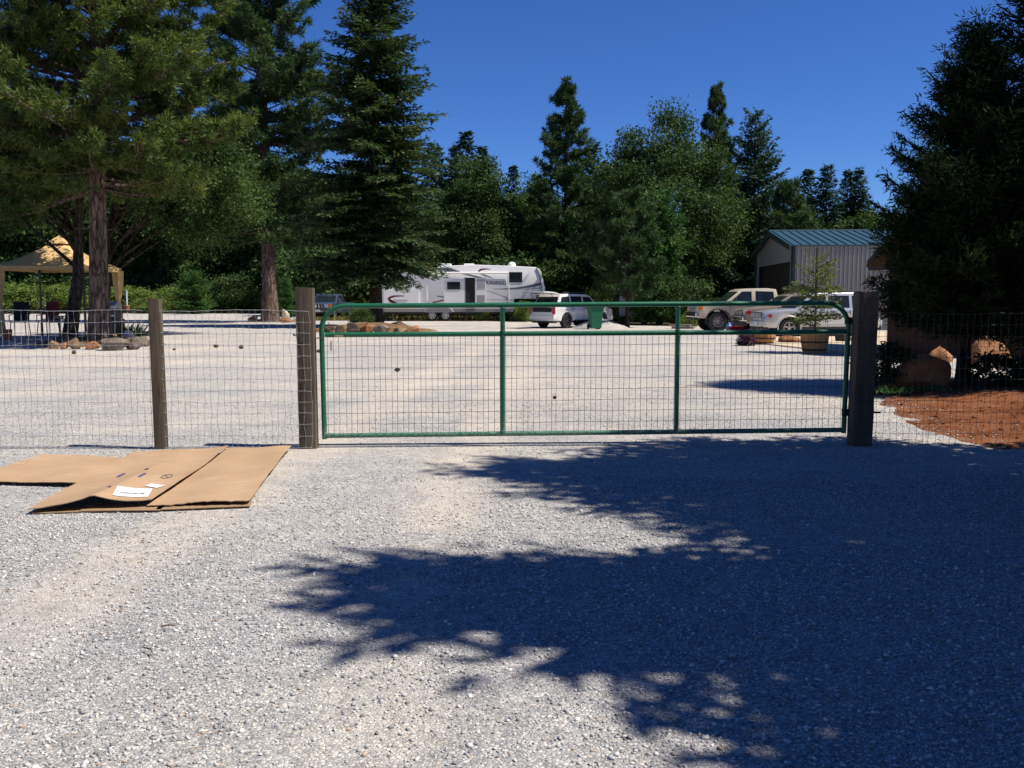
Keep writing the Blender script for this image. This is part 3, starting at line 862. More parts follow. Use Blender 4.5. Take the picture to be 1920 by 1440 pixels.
# ---- the big trees of the yard
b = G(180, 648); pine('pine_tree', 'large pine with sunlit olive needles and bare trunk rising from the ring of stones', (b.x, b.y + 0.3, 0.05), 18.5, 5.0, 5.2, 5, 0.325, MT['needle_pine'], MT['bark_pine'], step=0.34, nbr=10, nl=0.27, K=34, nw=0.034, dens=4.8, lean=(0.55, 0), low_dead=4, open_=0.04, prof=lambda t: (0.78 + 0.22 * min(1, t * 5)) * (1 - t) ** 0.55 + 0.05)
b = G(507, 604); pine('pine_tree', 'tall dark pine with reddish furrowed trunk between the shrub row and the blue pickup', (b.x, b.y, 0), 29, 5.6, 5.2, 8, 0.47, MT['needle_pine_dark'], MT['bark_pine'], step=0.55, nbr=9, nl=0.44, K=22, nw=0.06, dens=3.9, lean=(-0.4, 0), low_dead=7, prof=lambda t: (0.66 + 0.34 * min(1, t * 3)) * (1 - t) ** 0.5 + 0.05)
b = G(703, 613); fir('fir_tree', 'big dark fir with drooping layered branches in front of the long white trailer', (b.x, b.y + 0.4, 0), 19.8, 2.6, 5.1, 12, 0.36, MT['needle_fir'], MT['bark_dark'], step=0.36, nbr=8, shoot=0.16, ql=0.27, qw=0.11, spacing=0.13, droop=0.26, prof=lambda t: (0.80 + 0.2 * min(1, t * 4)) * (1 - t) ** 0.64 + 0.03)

# ---- cedars at the right edge
b = G(1812, 741)
cedar1 = fir('cedar_tree', 'dark bushy cedar whose foliage almost hides the cabin, its thin trunk beside the big boulder', (b.x + 0.32, b.y + 0.8, 0.05), 5.8, 0.9, 2.15, 31, 0.12, MT['cedar'], MT['bark_dark'], step=0.15, nbr=12, shoot=0.075, ql=0.13, qw=0.022, spacing=0.05, droop=0.14, up=0.12, fan=0.9, k_up=0.25, reps=3, prof=lambda t: (0.66 + 0.34 * min(1, t * 2.6)) * (1 - t) ** 0.95 + 0.03)
fir('cedar_tree', 'tallest dark cedar at the right edge, rising above the other cedar', (9.5, 15.2, 0.05), 8.6, 0.9, 2.6, 32, 0.18, MT['cedar'], MT['bark_dark'], step=0.22, nbr=12, shoot=0.085, ql=0.15, qw=0.026, spacing=0.06, droop=0.14, up=0.12, fan=0.9, k_up=0.22, reps=3, prof=lambda t: (0.85 + 0.15 * min(1, t * 4)) * (1 - t) ** 0.6 + 0.03)

# ---- two trees just outside the right edge: their shadows lie across the drive
def shade_from(tip_xy, H):
    k = 1 / math.tan(SUN_EL)
    return tip_xy[0] + k * H * math.cos(SUN_AZ), tip_xy[1] - k * H * math.sin(SUN_AZ)
sx_, sy_ = shade_from((-0.02, 8.1), 9.5)
fir('cedar_tree', 'cedar outside the right edge casting the farther lobe of shade, just before the gate', (sx_, sy_, 0), 9.5, 3.9, 2.0, 41, 0.16, MT['cedar'], MT['bark_dark'], step=0.4, nbr=7, shoot=0.12, ql=0.24, qw=0.07, spacing=0.1, droop=0.12, up=0.15, fan=0.5, k_up=0.1, prof=lambda t: (1 - t) ** 0.55 + 0.03)
sx_, sy_ = shade_from((-0.8, 4.8), 10.0)
fir('cedar_tree', 'cedar outside the right edge casting the nearer, broad lobe of shade on the gravel', (sx_ + 0.1, sy_, 0), 10.0, 0.6, 2.2, 42, 0.2, MT['cedar'], MT['bark_dark'], step=0.36, nbr=8, shoot=0.12, ql=0.26, qw=0.085, spacing=0.1, droop=0.12, up=0.12, fan=0.5, k_up=0.1, prof=lambda t: (1 - t) ** 0.6 + 0.03)
fir('cedar_tree', 'cedar outside the right edge shading the thick right gate post', (6.9, 8.2, 0), 8.6, 3.7, 1.45, 44, 0.16, MT['cedar'], MT['bark_dark'], step=0.4, nbr=7, shoot=0.12, ql=0.24, qw=0.07, spacing=0.1, droop=0.12, up=0.15, fan=0.5, k_up=0.1, prof=lambda t: (1 - t) ** 0.55 + 0.03)
sx_, sy_ = shade_from((1.55, 6.6), 11.0)
fir('cedar_tree', 'broad cedar outside the right edge joining the two lobes of shade', (sx_, sy_, 0), 11.0, 3.2, 2.4, 45, 0.2, MT['cedar'], MT['bark_dark'], step=0.36, nbr=8, shoot=0.12, ql=0.26, qw=0.085, spacing=0.1, droop=0.12, up=0.12, fan=0.5, k_up=0.1, prof=lambda t: (1 - t) ** 0.5 + 0.03)
fir('cedar_tree', 'cedar outside the right edge darkening the bottom corner of the drive', (6.2, 1.9, 0), 8.0, 0.6, 2.3, 43, 0.2, MT['cedar'], MT['bark_dark'], step=0.4, nbr=8, shoot=0.13, ql=0.26, qw=0.085, spacing=0.11, droop=0.12, up=0.12, fan=0.5, k_up=0.1, prof=lambda t: (1 - t) ** 0.5 + 0.03)

# unseen cedars added behind and right of the camera to block sky light
src_ = [o for o in COL.objects if o.get('label', '').startswith('broad cedar outside')][0]
for k, (x, y, s_) in enumerate([(13.5, 3.0, 1.0), (12.5, -3.5, 1.25), (5.0, -7.5, 1.3), (-1.5, -9.0, 1.3), (-8.0, -7.0, 1.2)]):
    c_ = copy_tree(src_); c_.location = (x, y, 0); c_.scale = (s_ * 1.3, s_ * 1.3, s_); c_.rotation_euler = (0, 0, k * 1.1)
    c_['label'] = 'unseen tall cedar added to block sky light, on the near side of the gate'; c_['group'] = 'unseen cedars added to block sky light'
# ---- broadleaf trees close to the yard
broadleaf('oak_tree', 'shady leaning oak with forked dark trunk over the gazebo, left of the large pine', (X(128, 640, 32.6), 32.6, 0), 8, 6.3, 3.2, 2.4, 51, 0.23, MT['oak'], MT['bark_dark'], ncl=80, per=380, leaf=0.14, lean=(-2.7, 0.9), clr=0.19, tl=(0.75, 0.3))
broadleaf('oak_tree', 'leafy oak with bright sunlit leaves between the two big pines', (X(183, 600, 38), 38, 0), 9, 6.1, 3.0, 2.3, 52, 0.22, MT['oak'], MT['bark_dark'], ncl=80, per=380, leaf=0.15, clr=0.19, lean=(3.7, 1.2), tl=(0.5, 1.5))

# ---- background wood, each tree its own object
def D2(px, D): return (X(px, 590, D), D, 0)
def Hh(py, D): return Zat(py, D)
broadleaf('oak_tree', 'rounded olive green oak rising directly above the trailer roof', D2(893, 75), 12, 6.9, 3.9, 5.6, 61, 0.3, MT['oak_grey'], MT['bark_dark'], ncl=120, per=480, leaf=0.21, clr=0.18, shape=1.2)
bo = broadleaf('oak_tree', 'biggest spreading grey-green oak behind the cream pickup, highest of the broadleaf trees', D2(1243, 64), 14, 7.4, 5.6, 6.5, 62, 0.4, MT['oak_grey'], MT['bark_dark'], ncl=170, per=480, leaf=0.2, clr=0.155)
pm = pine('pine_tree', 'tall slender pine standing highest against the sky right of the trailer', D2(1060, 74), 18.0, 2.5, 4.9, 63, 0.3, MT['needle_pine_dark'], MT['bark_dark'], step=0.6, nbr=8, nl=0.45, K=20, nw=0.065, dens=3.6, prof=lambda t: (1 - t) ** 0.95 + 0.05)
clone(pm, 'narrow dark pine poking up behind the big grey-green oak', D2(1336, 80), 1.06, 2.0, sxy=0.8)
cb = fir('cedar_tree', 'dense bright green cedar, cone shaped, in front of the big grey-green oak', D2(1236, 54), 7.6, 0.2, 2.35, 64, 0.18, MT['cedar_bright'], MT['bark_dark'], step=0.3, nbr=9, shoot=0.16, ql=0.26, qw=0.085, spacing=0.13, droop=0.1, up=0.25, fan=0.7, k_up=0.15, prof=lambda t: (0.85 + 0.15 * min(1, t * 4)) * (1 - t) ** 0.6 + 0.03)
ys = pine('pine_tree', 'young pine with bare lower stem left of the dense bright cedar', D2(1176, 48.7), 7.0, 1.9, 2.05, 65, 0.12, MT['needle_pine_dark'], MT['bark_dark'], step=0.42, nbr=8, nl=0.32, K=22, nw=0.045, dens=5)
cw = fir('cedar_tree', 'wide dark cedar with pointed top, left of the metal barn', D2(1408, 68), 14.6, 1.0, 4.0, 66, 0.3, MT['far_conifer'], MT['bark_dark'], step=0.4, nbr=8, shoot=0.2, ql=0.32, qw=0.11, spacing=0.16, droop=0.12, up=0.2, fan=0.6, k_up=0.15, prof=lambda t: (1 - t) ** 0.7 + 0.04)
clone(ys, 'olive pine with rounded crown right behind the barn ridge', D2(1478, 62), 1.3, 1.0, sxy=1.15)
broadleaf('oak_tree', 'low rounded oak seen over the barn roof beside the dark cedar', D2(1620, 92), 9, 6, 4.0, 4.2, 67, 0.25, MT['oak_grey'], MT['bark_dark'], ncl=60, per=240, leaf=0.3, clr=0.22)
fc = [fir('fir_tree', 'dark pointed fir', (0, 0, 0), 16, 1.5, 4.3, 70 + i, 0.22, MT['far_conifer'], MT['bark_dark'], step=0.5, nbr=9, shoot=0.3, ql=0.55, qw=0.22, spacing=0.26, droop=0.3, up=0.1) for i in range(2)]
farspec = [(1508, 320, 105, 'thin pointed fir left in the row of four beyond the barn'), (1543, 310, 100, 'tallest and widest fir in the row of four beyond the barn'),
           (1582, 322, 104, 'third fir from the left in the row of four beyond the barn'), (1602, 317, 102, 'last fir on the right in the row of four beyond the barn'),
           (875, 250, 98, 'pointed fir just right of the big dark fir, tallest of its small cluster'), (856, 272, 100, 'dark fir tucked at the left of the small fir cluster above the rounded oak'),
           (905, 277, 102, 'bluish fir at the right of the small fir cluster above the rounded oak'), (818, 270, 104, 'distant fir tip half hidden behind the branches of the big dark fir'),
           (962, 314, 125, 'tiny lone fir tip in the sky gap between rounded oak and slender pine'), (1110, 270, 95, 'pointed fir between the slender pine and the big grey-green oak'),
           (1003, 330, 110, 'dark fir tip just left of the slender pine')]
used = [False, False]
for i, (px, py, D, lab) in enumerate(farspec):
    k = i % 2
    Ht = Hh(py, D) / 16.0
    loc = D2(px, D)
    if not used[k]:
        t = fc[k]; t.location = loc; t.scale = (Ht * 0.95, Ht * 0.95, Ht); t['label'] = lab; used[k] = True
    else:
        clone(fc[k], lab, loc, Ht, i * 1.3, sxy=Ht * random.uniform(0.8, 1.0))
wl = broadleaf('oak_tree', 'broadleaf tree of the background wood', (0, 0, 0), 11, 6.0, 4.2, 5.0, 81, 0.25, MT['oak'], MT['bark_dark'], ncl=75, per=380, leaf=0.24, clr=0.2)
wd = broadleaf('oak_tree', 'broadleaf tree of the background wood', (0, 0, 0), 11, 5.6, 4.2, 5.2, 82, 0.25, MT['oak_grey'], MT['bark_dark'], ncl=75, per=380, leaf=0.24, clr=0.2)
BG = 'trees of the background wood'
LB = 'leafy tree of the dense dark wood behind the lot, one of many alike'
first = [True, True]
def wood(px, D, top, k, sx=1.0):
    src = (wl, wd)[k]
    s = Hh(top, D) / 11.0
    if first[k]:
        first[k] = False
        src.location = D2(px, D); src.scale = (s * sx, s * sx, s); src['label'] = LB; src['group'] = BG
    else:
        clone(src, LB, D2(px, D), s, random.uniform(0, 6), BG, sxy=s * sx)
for px, D, top, k, sx in [(-260, 108, 240, 1, 1.0), (-120, 112, 220, 0, 1.0), (-20, 110, 235, 1, 1.0), (75, 109, 215, 0, 0.9), (150, 114, 240, 1, 1.0), (225, 110, 280, 1, 1.0), (300, 112, 280, 0, 1.0),
                         (385, 109, 290, 1, 1.0), (455, 112, 280, 0, 1.0), (540, 108, 300, 1, 1.0), (610, 96, 330, 0, 0.9), (680, 100, 320, 1, 1.1), (760, 104, 330, 0, 1.0), (830, 84, 380, 1, 0.8),
                         (965, 92, 345, 0, 0.9), (1010, 100, 345, 1, 0.9), (1120, 84, 345, 0, 0.9), (1010, 80, 420, 1, 0.8), (1130, 72, 430, 1, 0.7), (1180, 88, 340, 0, 0.9), (1330, 86, 350, 1, 1.0), (1400, 84, 400, 0, 1.0),
                         (1500, 96, 400, 1, 0.9), (1570, 104, 395, 0, 1.0), (1680, 100, 400, 1, 1.0), (1760, 95, 380, 0, 1.0), (1860, 100, 370, 1, 1.1), (1980, 95, 360, 0, 1.1), (2120, 90, 340, 1, 1.1)]:
    wood(px, D, top, k, sx)
# deeper rows close the wall of trees
for i in range(34):
    px = -420 + i * 82 + random.uniform(-25, 25); D = random.uniform(118, 138)
    wood(px, D, random.uniform(395, 430) if 900 < px < 1700 else random.uniform(330, 400), i % 2, 1.15)
# understorey hiding the feet of the wood
sh = broadleaf('shrub', 'x', (0, 0, 0), 2.6, 1.25, 1.9, 1.25, 91, 0.05, MT['shrub'], MT['bark_limb'], ncl=42, per=170, leaf=0.15, clr=0.24, cat='shrub', stems=4, forks=6)
shd = broadleaf('shrub', 'x', (0, 0, 0), 3.2, 1.6, 2.2, 1.6, 92, 0.05, MT['oak_grey'], MT['bark_limb'], ncl=42, per=170, leaf=0.2, clr=0.24, cat='shrub', stems=4, forks=6)
SG = 'sunlit shrubs along the far edge of the lot'
UG = 'dark undergrowth bushes in the wood'
SL = 'yellow-green sunlit shrub in the low row along the far left edge of the gravel lot'
UL = 'dark bush of the undergrowth at the foot of the background trees'
f1 = True; f2 = True
for i in range(30):
    px = -120 + i * 28 + random.uniform(-9, 9); D = random.uniform(95, 106) if px < 560 else random.uniform(70, 78)
    if 560 < px < 640: continue
    s = random.choice((0.45, 0.6, 0.7, 0.8, 1.0, 1.25)) * random.uniform(0.9, 1.1) * (1.0 if px < 560 else 0.75)
    if f1:
        sh.location = D2(px, D); sh.scale = (s, s, s); sh['label'] = SL; sh['group'] = SG; f1 = False
    else: clone(sh, SL, D2(px, D), s, random.uniform(0, 6), SG, sxy=s * random.uniform(1.2, 1.9))
for i in range(46):
    px = -200 + i * 48 + random.uniform(-14, 14)
    D = random.uniform(104, 112) if px < 560 else (random.uniform(80, 92) if px < 900 else random.uniform(70, 82))
    s = random.uniform(1.2, 2.1)
    if f2:
        shd.location = D2(px, D); shd.scale = (s, s, s); shd['label'] = UL; shd['group'] = UG; f2 = False
    else: clone(shd, UL, D2(px, D), s, random.uniform(0, 6), UG, sxy=s * 1.1)
# bushes one can single out
clone(shd, 'greyish bush left of the reddish pine trunk behind the shrub row', D2(440, 98), 1.25, 1, cat='shrub')
clone(cb, 'small bright pine seedling standing in the shrub row right of the middle fence post', D2(362, 92), 0.55, 1.0, sxy=1.0)
clone(cb, 'little pine sapling just right of the reddish pine trunk', D2(538, 72), 0.4, 2.0, sxy=0.4)
clone(sh, 'bushy shrub behind the bed of the blue pickup', D2(662, 80), 1.25, 2.2, cat='shrub')
clone(sh, 'weedy green bush under the front overhang of the trailer', D2(982, 61), 0.5, 0.4, cat='shrub')
clone(sh, 'small weedy bush under the trailer beside its entry steps', D2(905, 63), 0.36, 1.4, cat='shrub')
clone(sh, 'low weedy bush between the planks and the cream pickup', D2(1296, 48), 0.34, 2.4, cat='shrub')
clone(shd, 'dark shaded bush under the trees right of the old camper', D2(1285, 53), 0.8, 2.4, cat='shrub')
clone(shd, 'dark shaded bush left of the old camper under the trees', D2(1150, 58), 0.75, 0.4, cat='shrub')
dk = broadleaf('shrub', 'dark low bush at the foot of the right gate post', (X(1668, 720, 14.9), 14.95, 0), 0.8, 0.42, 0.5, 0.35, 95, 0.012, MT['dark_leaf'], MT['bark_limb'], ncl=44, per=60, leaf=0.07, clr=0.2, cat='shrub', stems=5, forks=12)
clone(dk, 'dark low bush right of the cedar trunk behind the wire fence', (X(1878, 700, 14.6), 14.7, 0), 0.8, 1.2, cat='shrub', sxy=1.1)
clone(shd, 'black-shaded bush left of the fir trunk among the rocks', (X(676, 600, 45), 45.4, 0.1), 0.28, 0.5, cat='shrub', sxy=0.3)
def tuft_plant(name, label, loc, h, n, mat, seed, spread=0.12, w=0.02, cat='plant'):
    r = np.random.default_rng(seed)
    mb = MB(); mb.tube([(0, 0, -0.03), (0, 0, h * 0.25)], [0.012, 0.006], 5)
    c = np.concatenate([r.normal(0, spread * 0.4, (n, 2)), np.zeros((n, 1)) + 0.005], 1)
    d = nrm(np.concatenate([r.normal(0, 0.7, (n, 2)), np.full((n, 1), 0.75)], 1))
    q = leafquads(c, d, side(d, r), h * r.uniform(0.6, 1.2, n), np.full(n, w))
    root = thing(name, label, cat, loc)
    mb.build('stem', MT['bark_limb'], root)
    np_mesh('leaves', q.reshape(-1, 3), 4, mat, root)
    return root
for (px, py, hh, lab, sd) in [(1664, 747, 0.12, 'small leafy weed on the red dirt nearest the right gate post', 1), (1703, 744, 0.10, 'small weed on the dirt in front of the big boulder, second of three', 2), (1752, 742, 0.09, 'small weed on the dirt in front of the big boulder, rightmost of three', 3)]:
    g = G(px, py); tuft_plant('weed', lab, (g.x, g.y, 0.08), hh, 70, MT['cedar_bright'], sd, 0.22, 0.035, 'weed')
# dry grass strip along the lot edge
r = np.random.default_rng(55)
n = 16000
gx = r.uniform(-75, 20, n); gy = np.where(gx < -15, 97 - np.abs(gx + 32) * 0.12, 64.5) + np.abs(r.normal(0, 2.2, n)) - 0.6
c = np.stack([gx, gy, np.zeros(n)], -1)
d = nrm(np.concatenate([r.normal(0, 0.35, (n, 2)), np.ones((n, 1))], 1))
tag(np_mesh('dry_grass', leafquads(c, d, side(d, r), r.uniform(0.12, 0.4, n), np.full(n, 0.06)).reshape(-1, 3), 4, MT['dry_grass']), kind='stuff')

# ------------------------------------------------------------------ stone rings
mound('planting_soil', X(175, 640, 30.4), 30.7, 2.2, 1.7, 0.30, MT['island_soil'], 3)
RG = 'stones ringed round the large pine'
for i, (lab, x0, x1, y0, y1, m) in enumerate([
    ('brown leftmost stone of the ring round the large pine', 82, 108, 634, 655, 'rock_tan'), ('small tan stone, second from the left in the ring of the large pine', 107, 124, 641, 655, 'rock_orange'),
    ('blocky tan stone in the ring, third from the left', 123, 149, 634, 655, 'rock_tan'), ('orange stone left of the largest grey one in the ring', 151, 181, 640, 656, 'rock_orange'),
    ('largest grey stone of the ring, in front of the black grill', 177, 236, 632, 658, 'rock_grey'), ('rounded tan-grey stone with orange patch right of the largest one', 230, 262, 631, 656, 'rock_grey'),
    ('grey-brown stone at the right end of the ring', 253, 277, 629, 650, 'rock_grey')]):
    rock_px(lab, x0, x1, y0, y1, m, 100 + i, RG)
rock_px('yellowish upright stone lying behind the orange one at the pine foot', 153, 172, 622, 641, 'rock_tan', 110, RG)
rock_px('reddish stone behind the largest grey one, right of the pine foot', 196, 222, 626, 640, 'rock_orange', 111, RG)
mound('planting_soil', X(690, 615, 43), 43.6, 3.0, 2.2, 0.42, MT['island_soil'], 5)
RF = 'rocks round the foot of the fir'
for i, (lab, x0, x1, y0, y1, m) in enumerate([
    ('dark small boulder farthest left at the fir, beside the gate corner', 600, 626, 608, 624, 'rock_dark'), ('dark brown rock second from the left at the fir foot', 624, 645, 610, 625, 'rock_dark'),
    ('mottled rock with pale patch left of the fir trunk', 642, 674, 605, 625, 'rock_dark'), ('dark round rock with a red streak below the fir trunk', 670, 703, 606, 625, 'rock_red'),
    ('pale-edged rock directly right of the fir trunk', 698, 729, 608, 625, 'rock_grey'), ('black slab rock leaning behind the tan ones by the fir', 726, 764, 602, 617, 'rock_dark'),
    ('flat tan rock in the front right of the fir rocks', 731, 768, 612, 626, 'rock_tan'), ('bright orange rock at the right end of the fir rocks', 762, 788, 610, 625, 'rock_orange')]):
    rock_px(lab, x0, x1, y0, y1, m, 120 + i, RF)
mound('planting_soil', X(512, 602, 61), 61.4, 1.9, 1.4, 0.28, MT['island_soil'], 8)
rock_px('wedge-shaped tan rock left of the reddish pine trunk', 462, 484, 589, 604, 'rock_tan', 131)
rock_px('low brown rock right of the reddish pine trunk', 524, 546, 596, 605, 'rock_red', 132)
# boulders on the dirt bed
rock_px('big red-brown boulder with sunlit orange crest behind the right fence', 1668, 1800, 664, 741, 'rock_red', 141, depth=0.7)
g = G(1772, 680); rock('rock', 'orange boulder behind the big one, left of the cedar trunk', (g.x, g.y + .3, -0.2), 0.72, 0.6, 0.62, 'rock_orange', 142)
g = G(1868, 682); rock('rock', 'broad sunlit orange boulder right of the cedar trunk', (g.x, g.y + .4, -0.32), 1.15, 0.9, 1.0, 'rock_orange', 143)
g = G(1925, 735); rock('rock', 'dark boulder cut off by the right edge', (g.x + 0.1, g.y, 0), 0.5, 0.5, 0.95, 'rock_dark', 144)
# pine cones on the drive
def cone_thing(label, px, py, s, seed, group=None):
    g = G(px, py)
    root_mb = MB()
    r = np.random.default_rng(seed)
    L = s
    prof = [(0.002, -L / 2)]
    for i in range(9):
        t = i / 8
        rad = s * 0.38 * math.sin(math.pi * (0.12 + 0.8 * t)) 
        prof += [(rad * 0.72, -L / 2 + L * (t * 0.92 + 0.01)), (rad, -L / 2 + L * (t * 0.92 + 0.06))]
    prof.append((0.002, L / 2))
    root_mb.lathe(prof, 12, axis='y')
    o = root_mb.build('pine_cone', MT['cone'], smooth=False)
    o.location = (g.x, g.y, s * 0.33); o.rotation_euler = (r.uniform(-.2, .2), 0, r.uniform(0, 6))
    return tag(o, label, 'pine cone', group)
for i, (px, py, s, lab) in enumerate([(405, 652, 0.17, 'brown pine cone on the gravel between the fence posts, left of a pair'), (452, 654, 0.17, 'brown pine cone on the gravel between the fence posts, right of a pair'),
        (745, 697, 0.13, 'dark pine cone on the gravel seen through the left gate panel'), (598, 661, 0.14, 'pine cone in the gap between left gate post and gate'),
        (139, 664, 0.16, 'pine cone lying in front of the stone ring'), (327, 657, 0.1, 'tiny pine cone just right of the middle fence post'), (1040, 748, 0.07, 'small pine cone near the lower middle of the gate')]):
    cone_thing(lab, px, py, s, i)
# dry twigs on the near gravel
for i, (px, py, a, L, lab) in enumerate([(280, 1228, -0.8, 0.09, 'thin brown twig lying on the near gravel at lower left'), (316, 1182, 0.15, 0.07, 'pale straw-like twig on the near gravel, above the brown twig')]):
    g = G(px, py); mb = MB()
    mb.tube([(-L / 2, 0, 0), (0, 0.006, 0.004), (L / 2, -0.004, 0)], [0.003, 0.004, 0.002], 6)
    o = mb.build('twig', MT['post_wood'], smooth=True); o.location = (g.x, g.y, 0.02); o.rotation_euler = (0, 0, a); tag(o, lab, 'twig')
# scattered dry needles and leaf bits
r = np.random.default_rng(77)
n = 2600
lx = r.uniform(-5.5, 6.5, n); ly = r.uniform(2.6, 14, n)
kp = r.uniform(0, 1, n) < np.clip(0.22 + vnoise(lx * 0.4, ly * 0.4, 31) * 0.9 + 0.5 * np.exp(-((ly - 9.3) / 0.35) ** 2), 0, 1)
lx, ly = lx[kp], ly[kp]; n = len(lx)
a = r.uniform(0, 6.283, n)
d = np.stack([np.cos(a), np.sin(a), r.normal(0, 0.08, n)], -1)
w = np.stack([-np.sin(a), np.cos(a), r.normal(0, 0.3, n)], -1)
big = r.uniform(0, 1, n) < 0.3
tag(np_mesh('needle_litter', leafquads(np.stack([lx, ly, np.full(n, 0.011)], -1), d, w, np.where(big, 0.028, 0.075) * r.uniform(0.5, 1.2, n), np.where(big, 0.018, 0.0028)).reshape(-1, 3), 4, MT['litter']), kind='stuff')
# clods on the dirt and gravel spilling over its edge
r = np.random.default_rng(88)
n = 5200
lx = r.uniform(4.5, 13, n); ly = r.uniform(9.0, 16, n)
zz = bed_fn(lx, ly)
kp = (zz > 0.004) & (r.uniform(0, 1, n) < np.clip(0.35 + vnoise(lx, ly, 12) * 0.9, 0.03, 1))
ps = np.stack([lx[kp], ly[kp], zz[kp] + 0.004], -1); szc = np.clip(np.exp(r.normal(np.log(0.013), 0.5, len(ps))), 0.004, 0.045)
Vc, Fc_ = stones('c', ps, szc, None, r)
tag(np_indexed('dirt_clods', Vc, Fc_, MT['red_dirt']), kind='stuff')
kp = (zz > -0.01) & (zz < 0.035) & (r.uniform(0, 1, n) < 0.6)
n2 = 9000; lx = r.uniform(4.4, 10, n2); ly = r.uniform(9.0, 14.5, n2); zz = bed_fn(lx, ly)
kp = (zz > 0.0) & (r.uniform(0, 1, n2) < np.exp(-zz / 0.022))
ps = np.stack([lx[kp], ly[kp], zz[kp] + 0.002], -1)
Vc, Fc_ = stones('c', ps, np.clip(np.exp(r.normal(np.log(0.009), 0.35, len(ps))), 0.004, 0.02), None, r)
tag(np_indexed('spilled_gravel', Vc, Fc_, MT['stones']), kind='stuff')
# gravel pile
g = G(1130, 617); cx, cy = g.x, g.y + 1.6
def pile_fn(x, y):
    r = np.sqrt(((x - cx) / 1.45) ** 2 + ((y - cy) / 1.4) ** 2) + vnoise(x, y, 4) * 0.12
    return 0.52 * np.clip(1.06 - r, -0.3, 1) + vnoise(x * 3, y * 3, 6) * 0.05
o = heightfield('gravel_pile', cx - 2, cx + 2.2, cy - 2, cy + 2, 0.06, pile_fn, MT['gravel'], 'heap of loose grey gravel behind the green bin', 'gravel heap')

# ------------------------------------------------------------------ gate and wire fences
LP = G(607, 839); RP = G(1583, 832)
def gp(s, pl, pr):
    """point on the gate: s along its length, heights taken at the left and right end"""
    z = Zat(pl, LP.y) * (1 - s) + Zat(pr, RP.y) * s
    return Vector((LP.x * (1 - s) + RP.x * s, LP.y * (1 - s) + RP.y * s, z)) - Vector((LP.x, LP.y, 0))
gate = thing('tube_gate', 'green tubular steel farm gate with wire mesh lower panels, closed across the drive', 'gate', (LP.x, LP.y, 0))
TR = 0.0255
TOP, MID, BOT = (574, 568), (628, 622), (817, 806)
def corner(s0, sgn, n=8, rad=0.24):
    Lg = (RP - LP).length
    P0 = gp(s0, *TOP); ax = (gp(1, *TOP) - gp(0, *TOP)).normalized(); out = []
    for i in range(n + 1):
        a = math.pi / 2 * i / n
        out.append(P0 + ax * sgn * rad * (1 - math.cos(a)) + Vector((0, 0, -rad * (1 - math.sin(a)))))
    return out
cl = corner(0, 1); cr = corner(1, -1)
mb = MB(); mb.tube([gp(0.002, 823, 823)] + cl + cr[::-1] + [gp(0.998, 812, 812)], TR, 12)
mb.build('outer_frame', MT['green_paint'], gate, smooth=True)
mb = MB(); mb.tube([gp(0.006, *MID), gp(0.994, *MID)], TR * 0.98, 12); mb.build('middle_rail', MT['green_paint'], gate, smooth=True)
mb = MB(); mb.tube([gp(0.006, *BOT), gp(0.994, *BOT)], TR * 0.98, 12); mb.build('bottom_rail', MT['green_paint'], gate, smooth=True)
for px in (937, 1262):
    s = (px - 607) / (1583 - 607)
    mb = MB(); mb.tube([gp(s, *TOP), gp(s, *BOT)], TR * 0.96, 12)
    for hh in (MID,):
        p = gp(s, *hh); mb.tube([p + Vector((0, -0.03, 0)), p + Vector((0, -0.022, 0))], 0.008, 8)
    up_ = mb.build('upright', MT['green_paint'], gate, smooth=True)
    mb = MB()
    for hh, dz in ((TOP, -1), (MID, 1), (MID, -1), (BOT, 1)):
        p = gp(s, *hh) + Vector((0, 0, dz * TR * 0.9)); rw = [p + Vector((math.cos(a) * TR * 1.02, math.sin(a) * TR * 1.02, dz * 0.004 * abs(math.sin(a)))) for a in np.linspace(0, 2 * math.pi, 15)]
        mb.tube(rw, 0.0045, 5, cap=False)
    mb.build('weld_bead', MT['green_paint'], up_, smooth=True, fix=False)
mb = MB(); rr = random.Random(4)
Lg = (RP - LP).length; nv = int(Lg / 0.0575)
off = Vector((0, -0.004, 0))
for i in range(1, nv):
    s = i / nv
    jx = rr.uniform(-0.005, 0.005) / Lg
    mb.tube([gp(s + jx, MID[0], MID[1]) + off, gp(s + jx + rr.uniform(-0.006, 0.006) / Lg, BOT[0], BOT[1]) + off], 0.0020, 4, cap=False)
for k in range(1, 9):
    t = k / 9
    a = MID[0] + (BOT[0] - MID[0]) * t; b2 = MID[1] + (BOT[1] - MID[1]) * t
    pts = [gp(s, a, b2) + Vector((0, 0.002, rr.uniform(-0.004, 0.004))) for s in np.linspace(0.004, 0.996, 28)]
    mb.tube(pts, 0.0020, 4, cap=False)
mb.build('wire_mesh', MT['wire_dark'], gate, fix=False)
def chain(path, link_r=0.011, wire=0.0028, mat='iron', name='chain', parent=None):
    mb = MB(); pts = [Vector(p) for p in path]
    d = [0]
    for i in range(1, len(pts)): d.append(d[-1] + (pts[i] - pts[i - 1]).length)
    n = max(2, int(d[-1] / (link_r * 2.3)))
    for i in range(n):
        q = (i + 0.5) / n * d[-1]
        j = max(k for k in range(len(d)) if d[k] <= q); j = min(j, len(pts) - 2)
        t = (q - d[j]) / (d[j + 1] - d[j]); c = pts[j].lerp(pts[j + 1], t); ax = (pts[j + 1] - pts[j]).normalized()
        o = ax.orthogonal().normalized()
        if i % 2: o = ax.cross(o)
        ring = [c + ax * math.cos(a) * link_r * 1.5 + o * math.sin(a) * link_r * 0.8 for a in np.linspace(0, 2 * math.pi, 11)]
        mb.tube(ring, wire, 5, cap=False)
    return mb.build(name, MT[mat], parent, smooth=True, fix=False)
c0 = gp(0.017, 640, 640); c1 = gp(0.017, 657, 657)
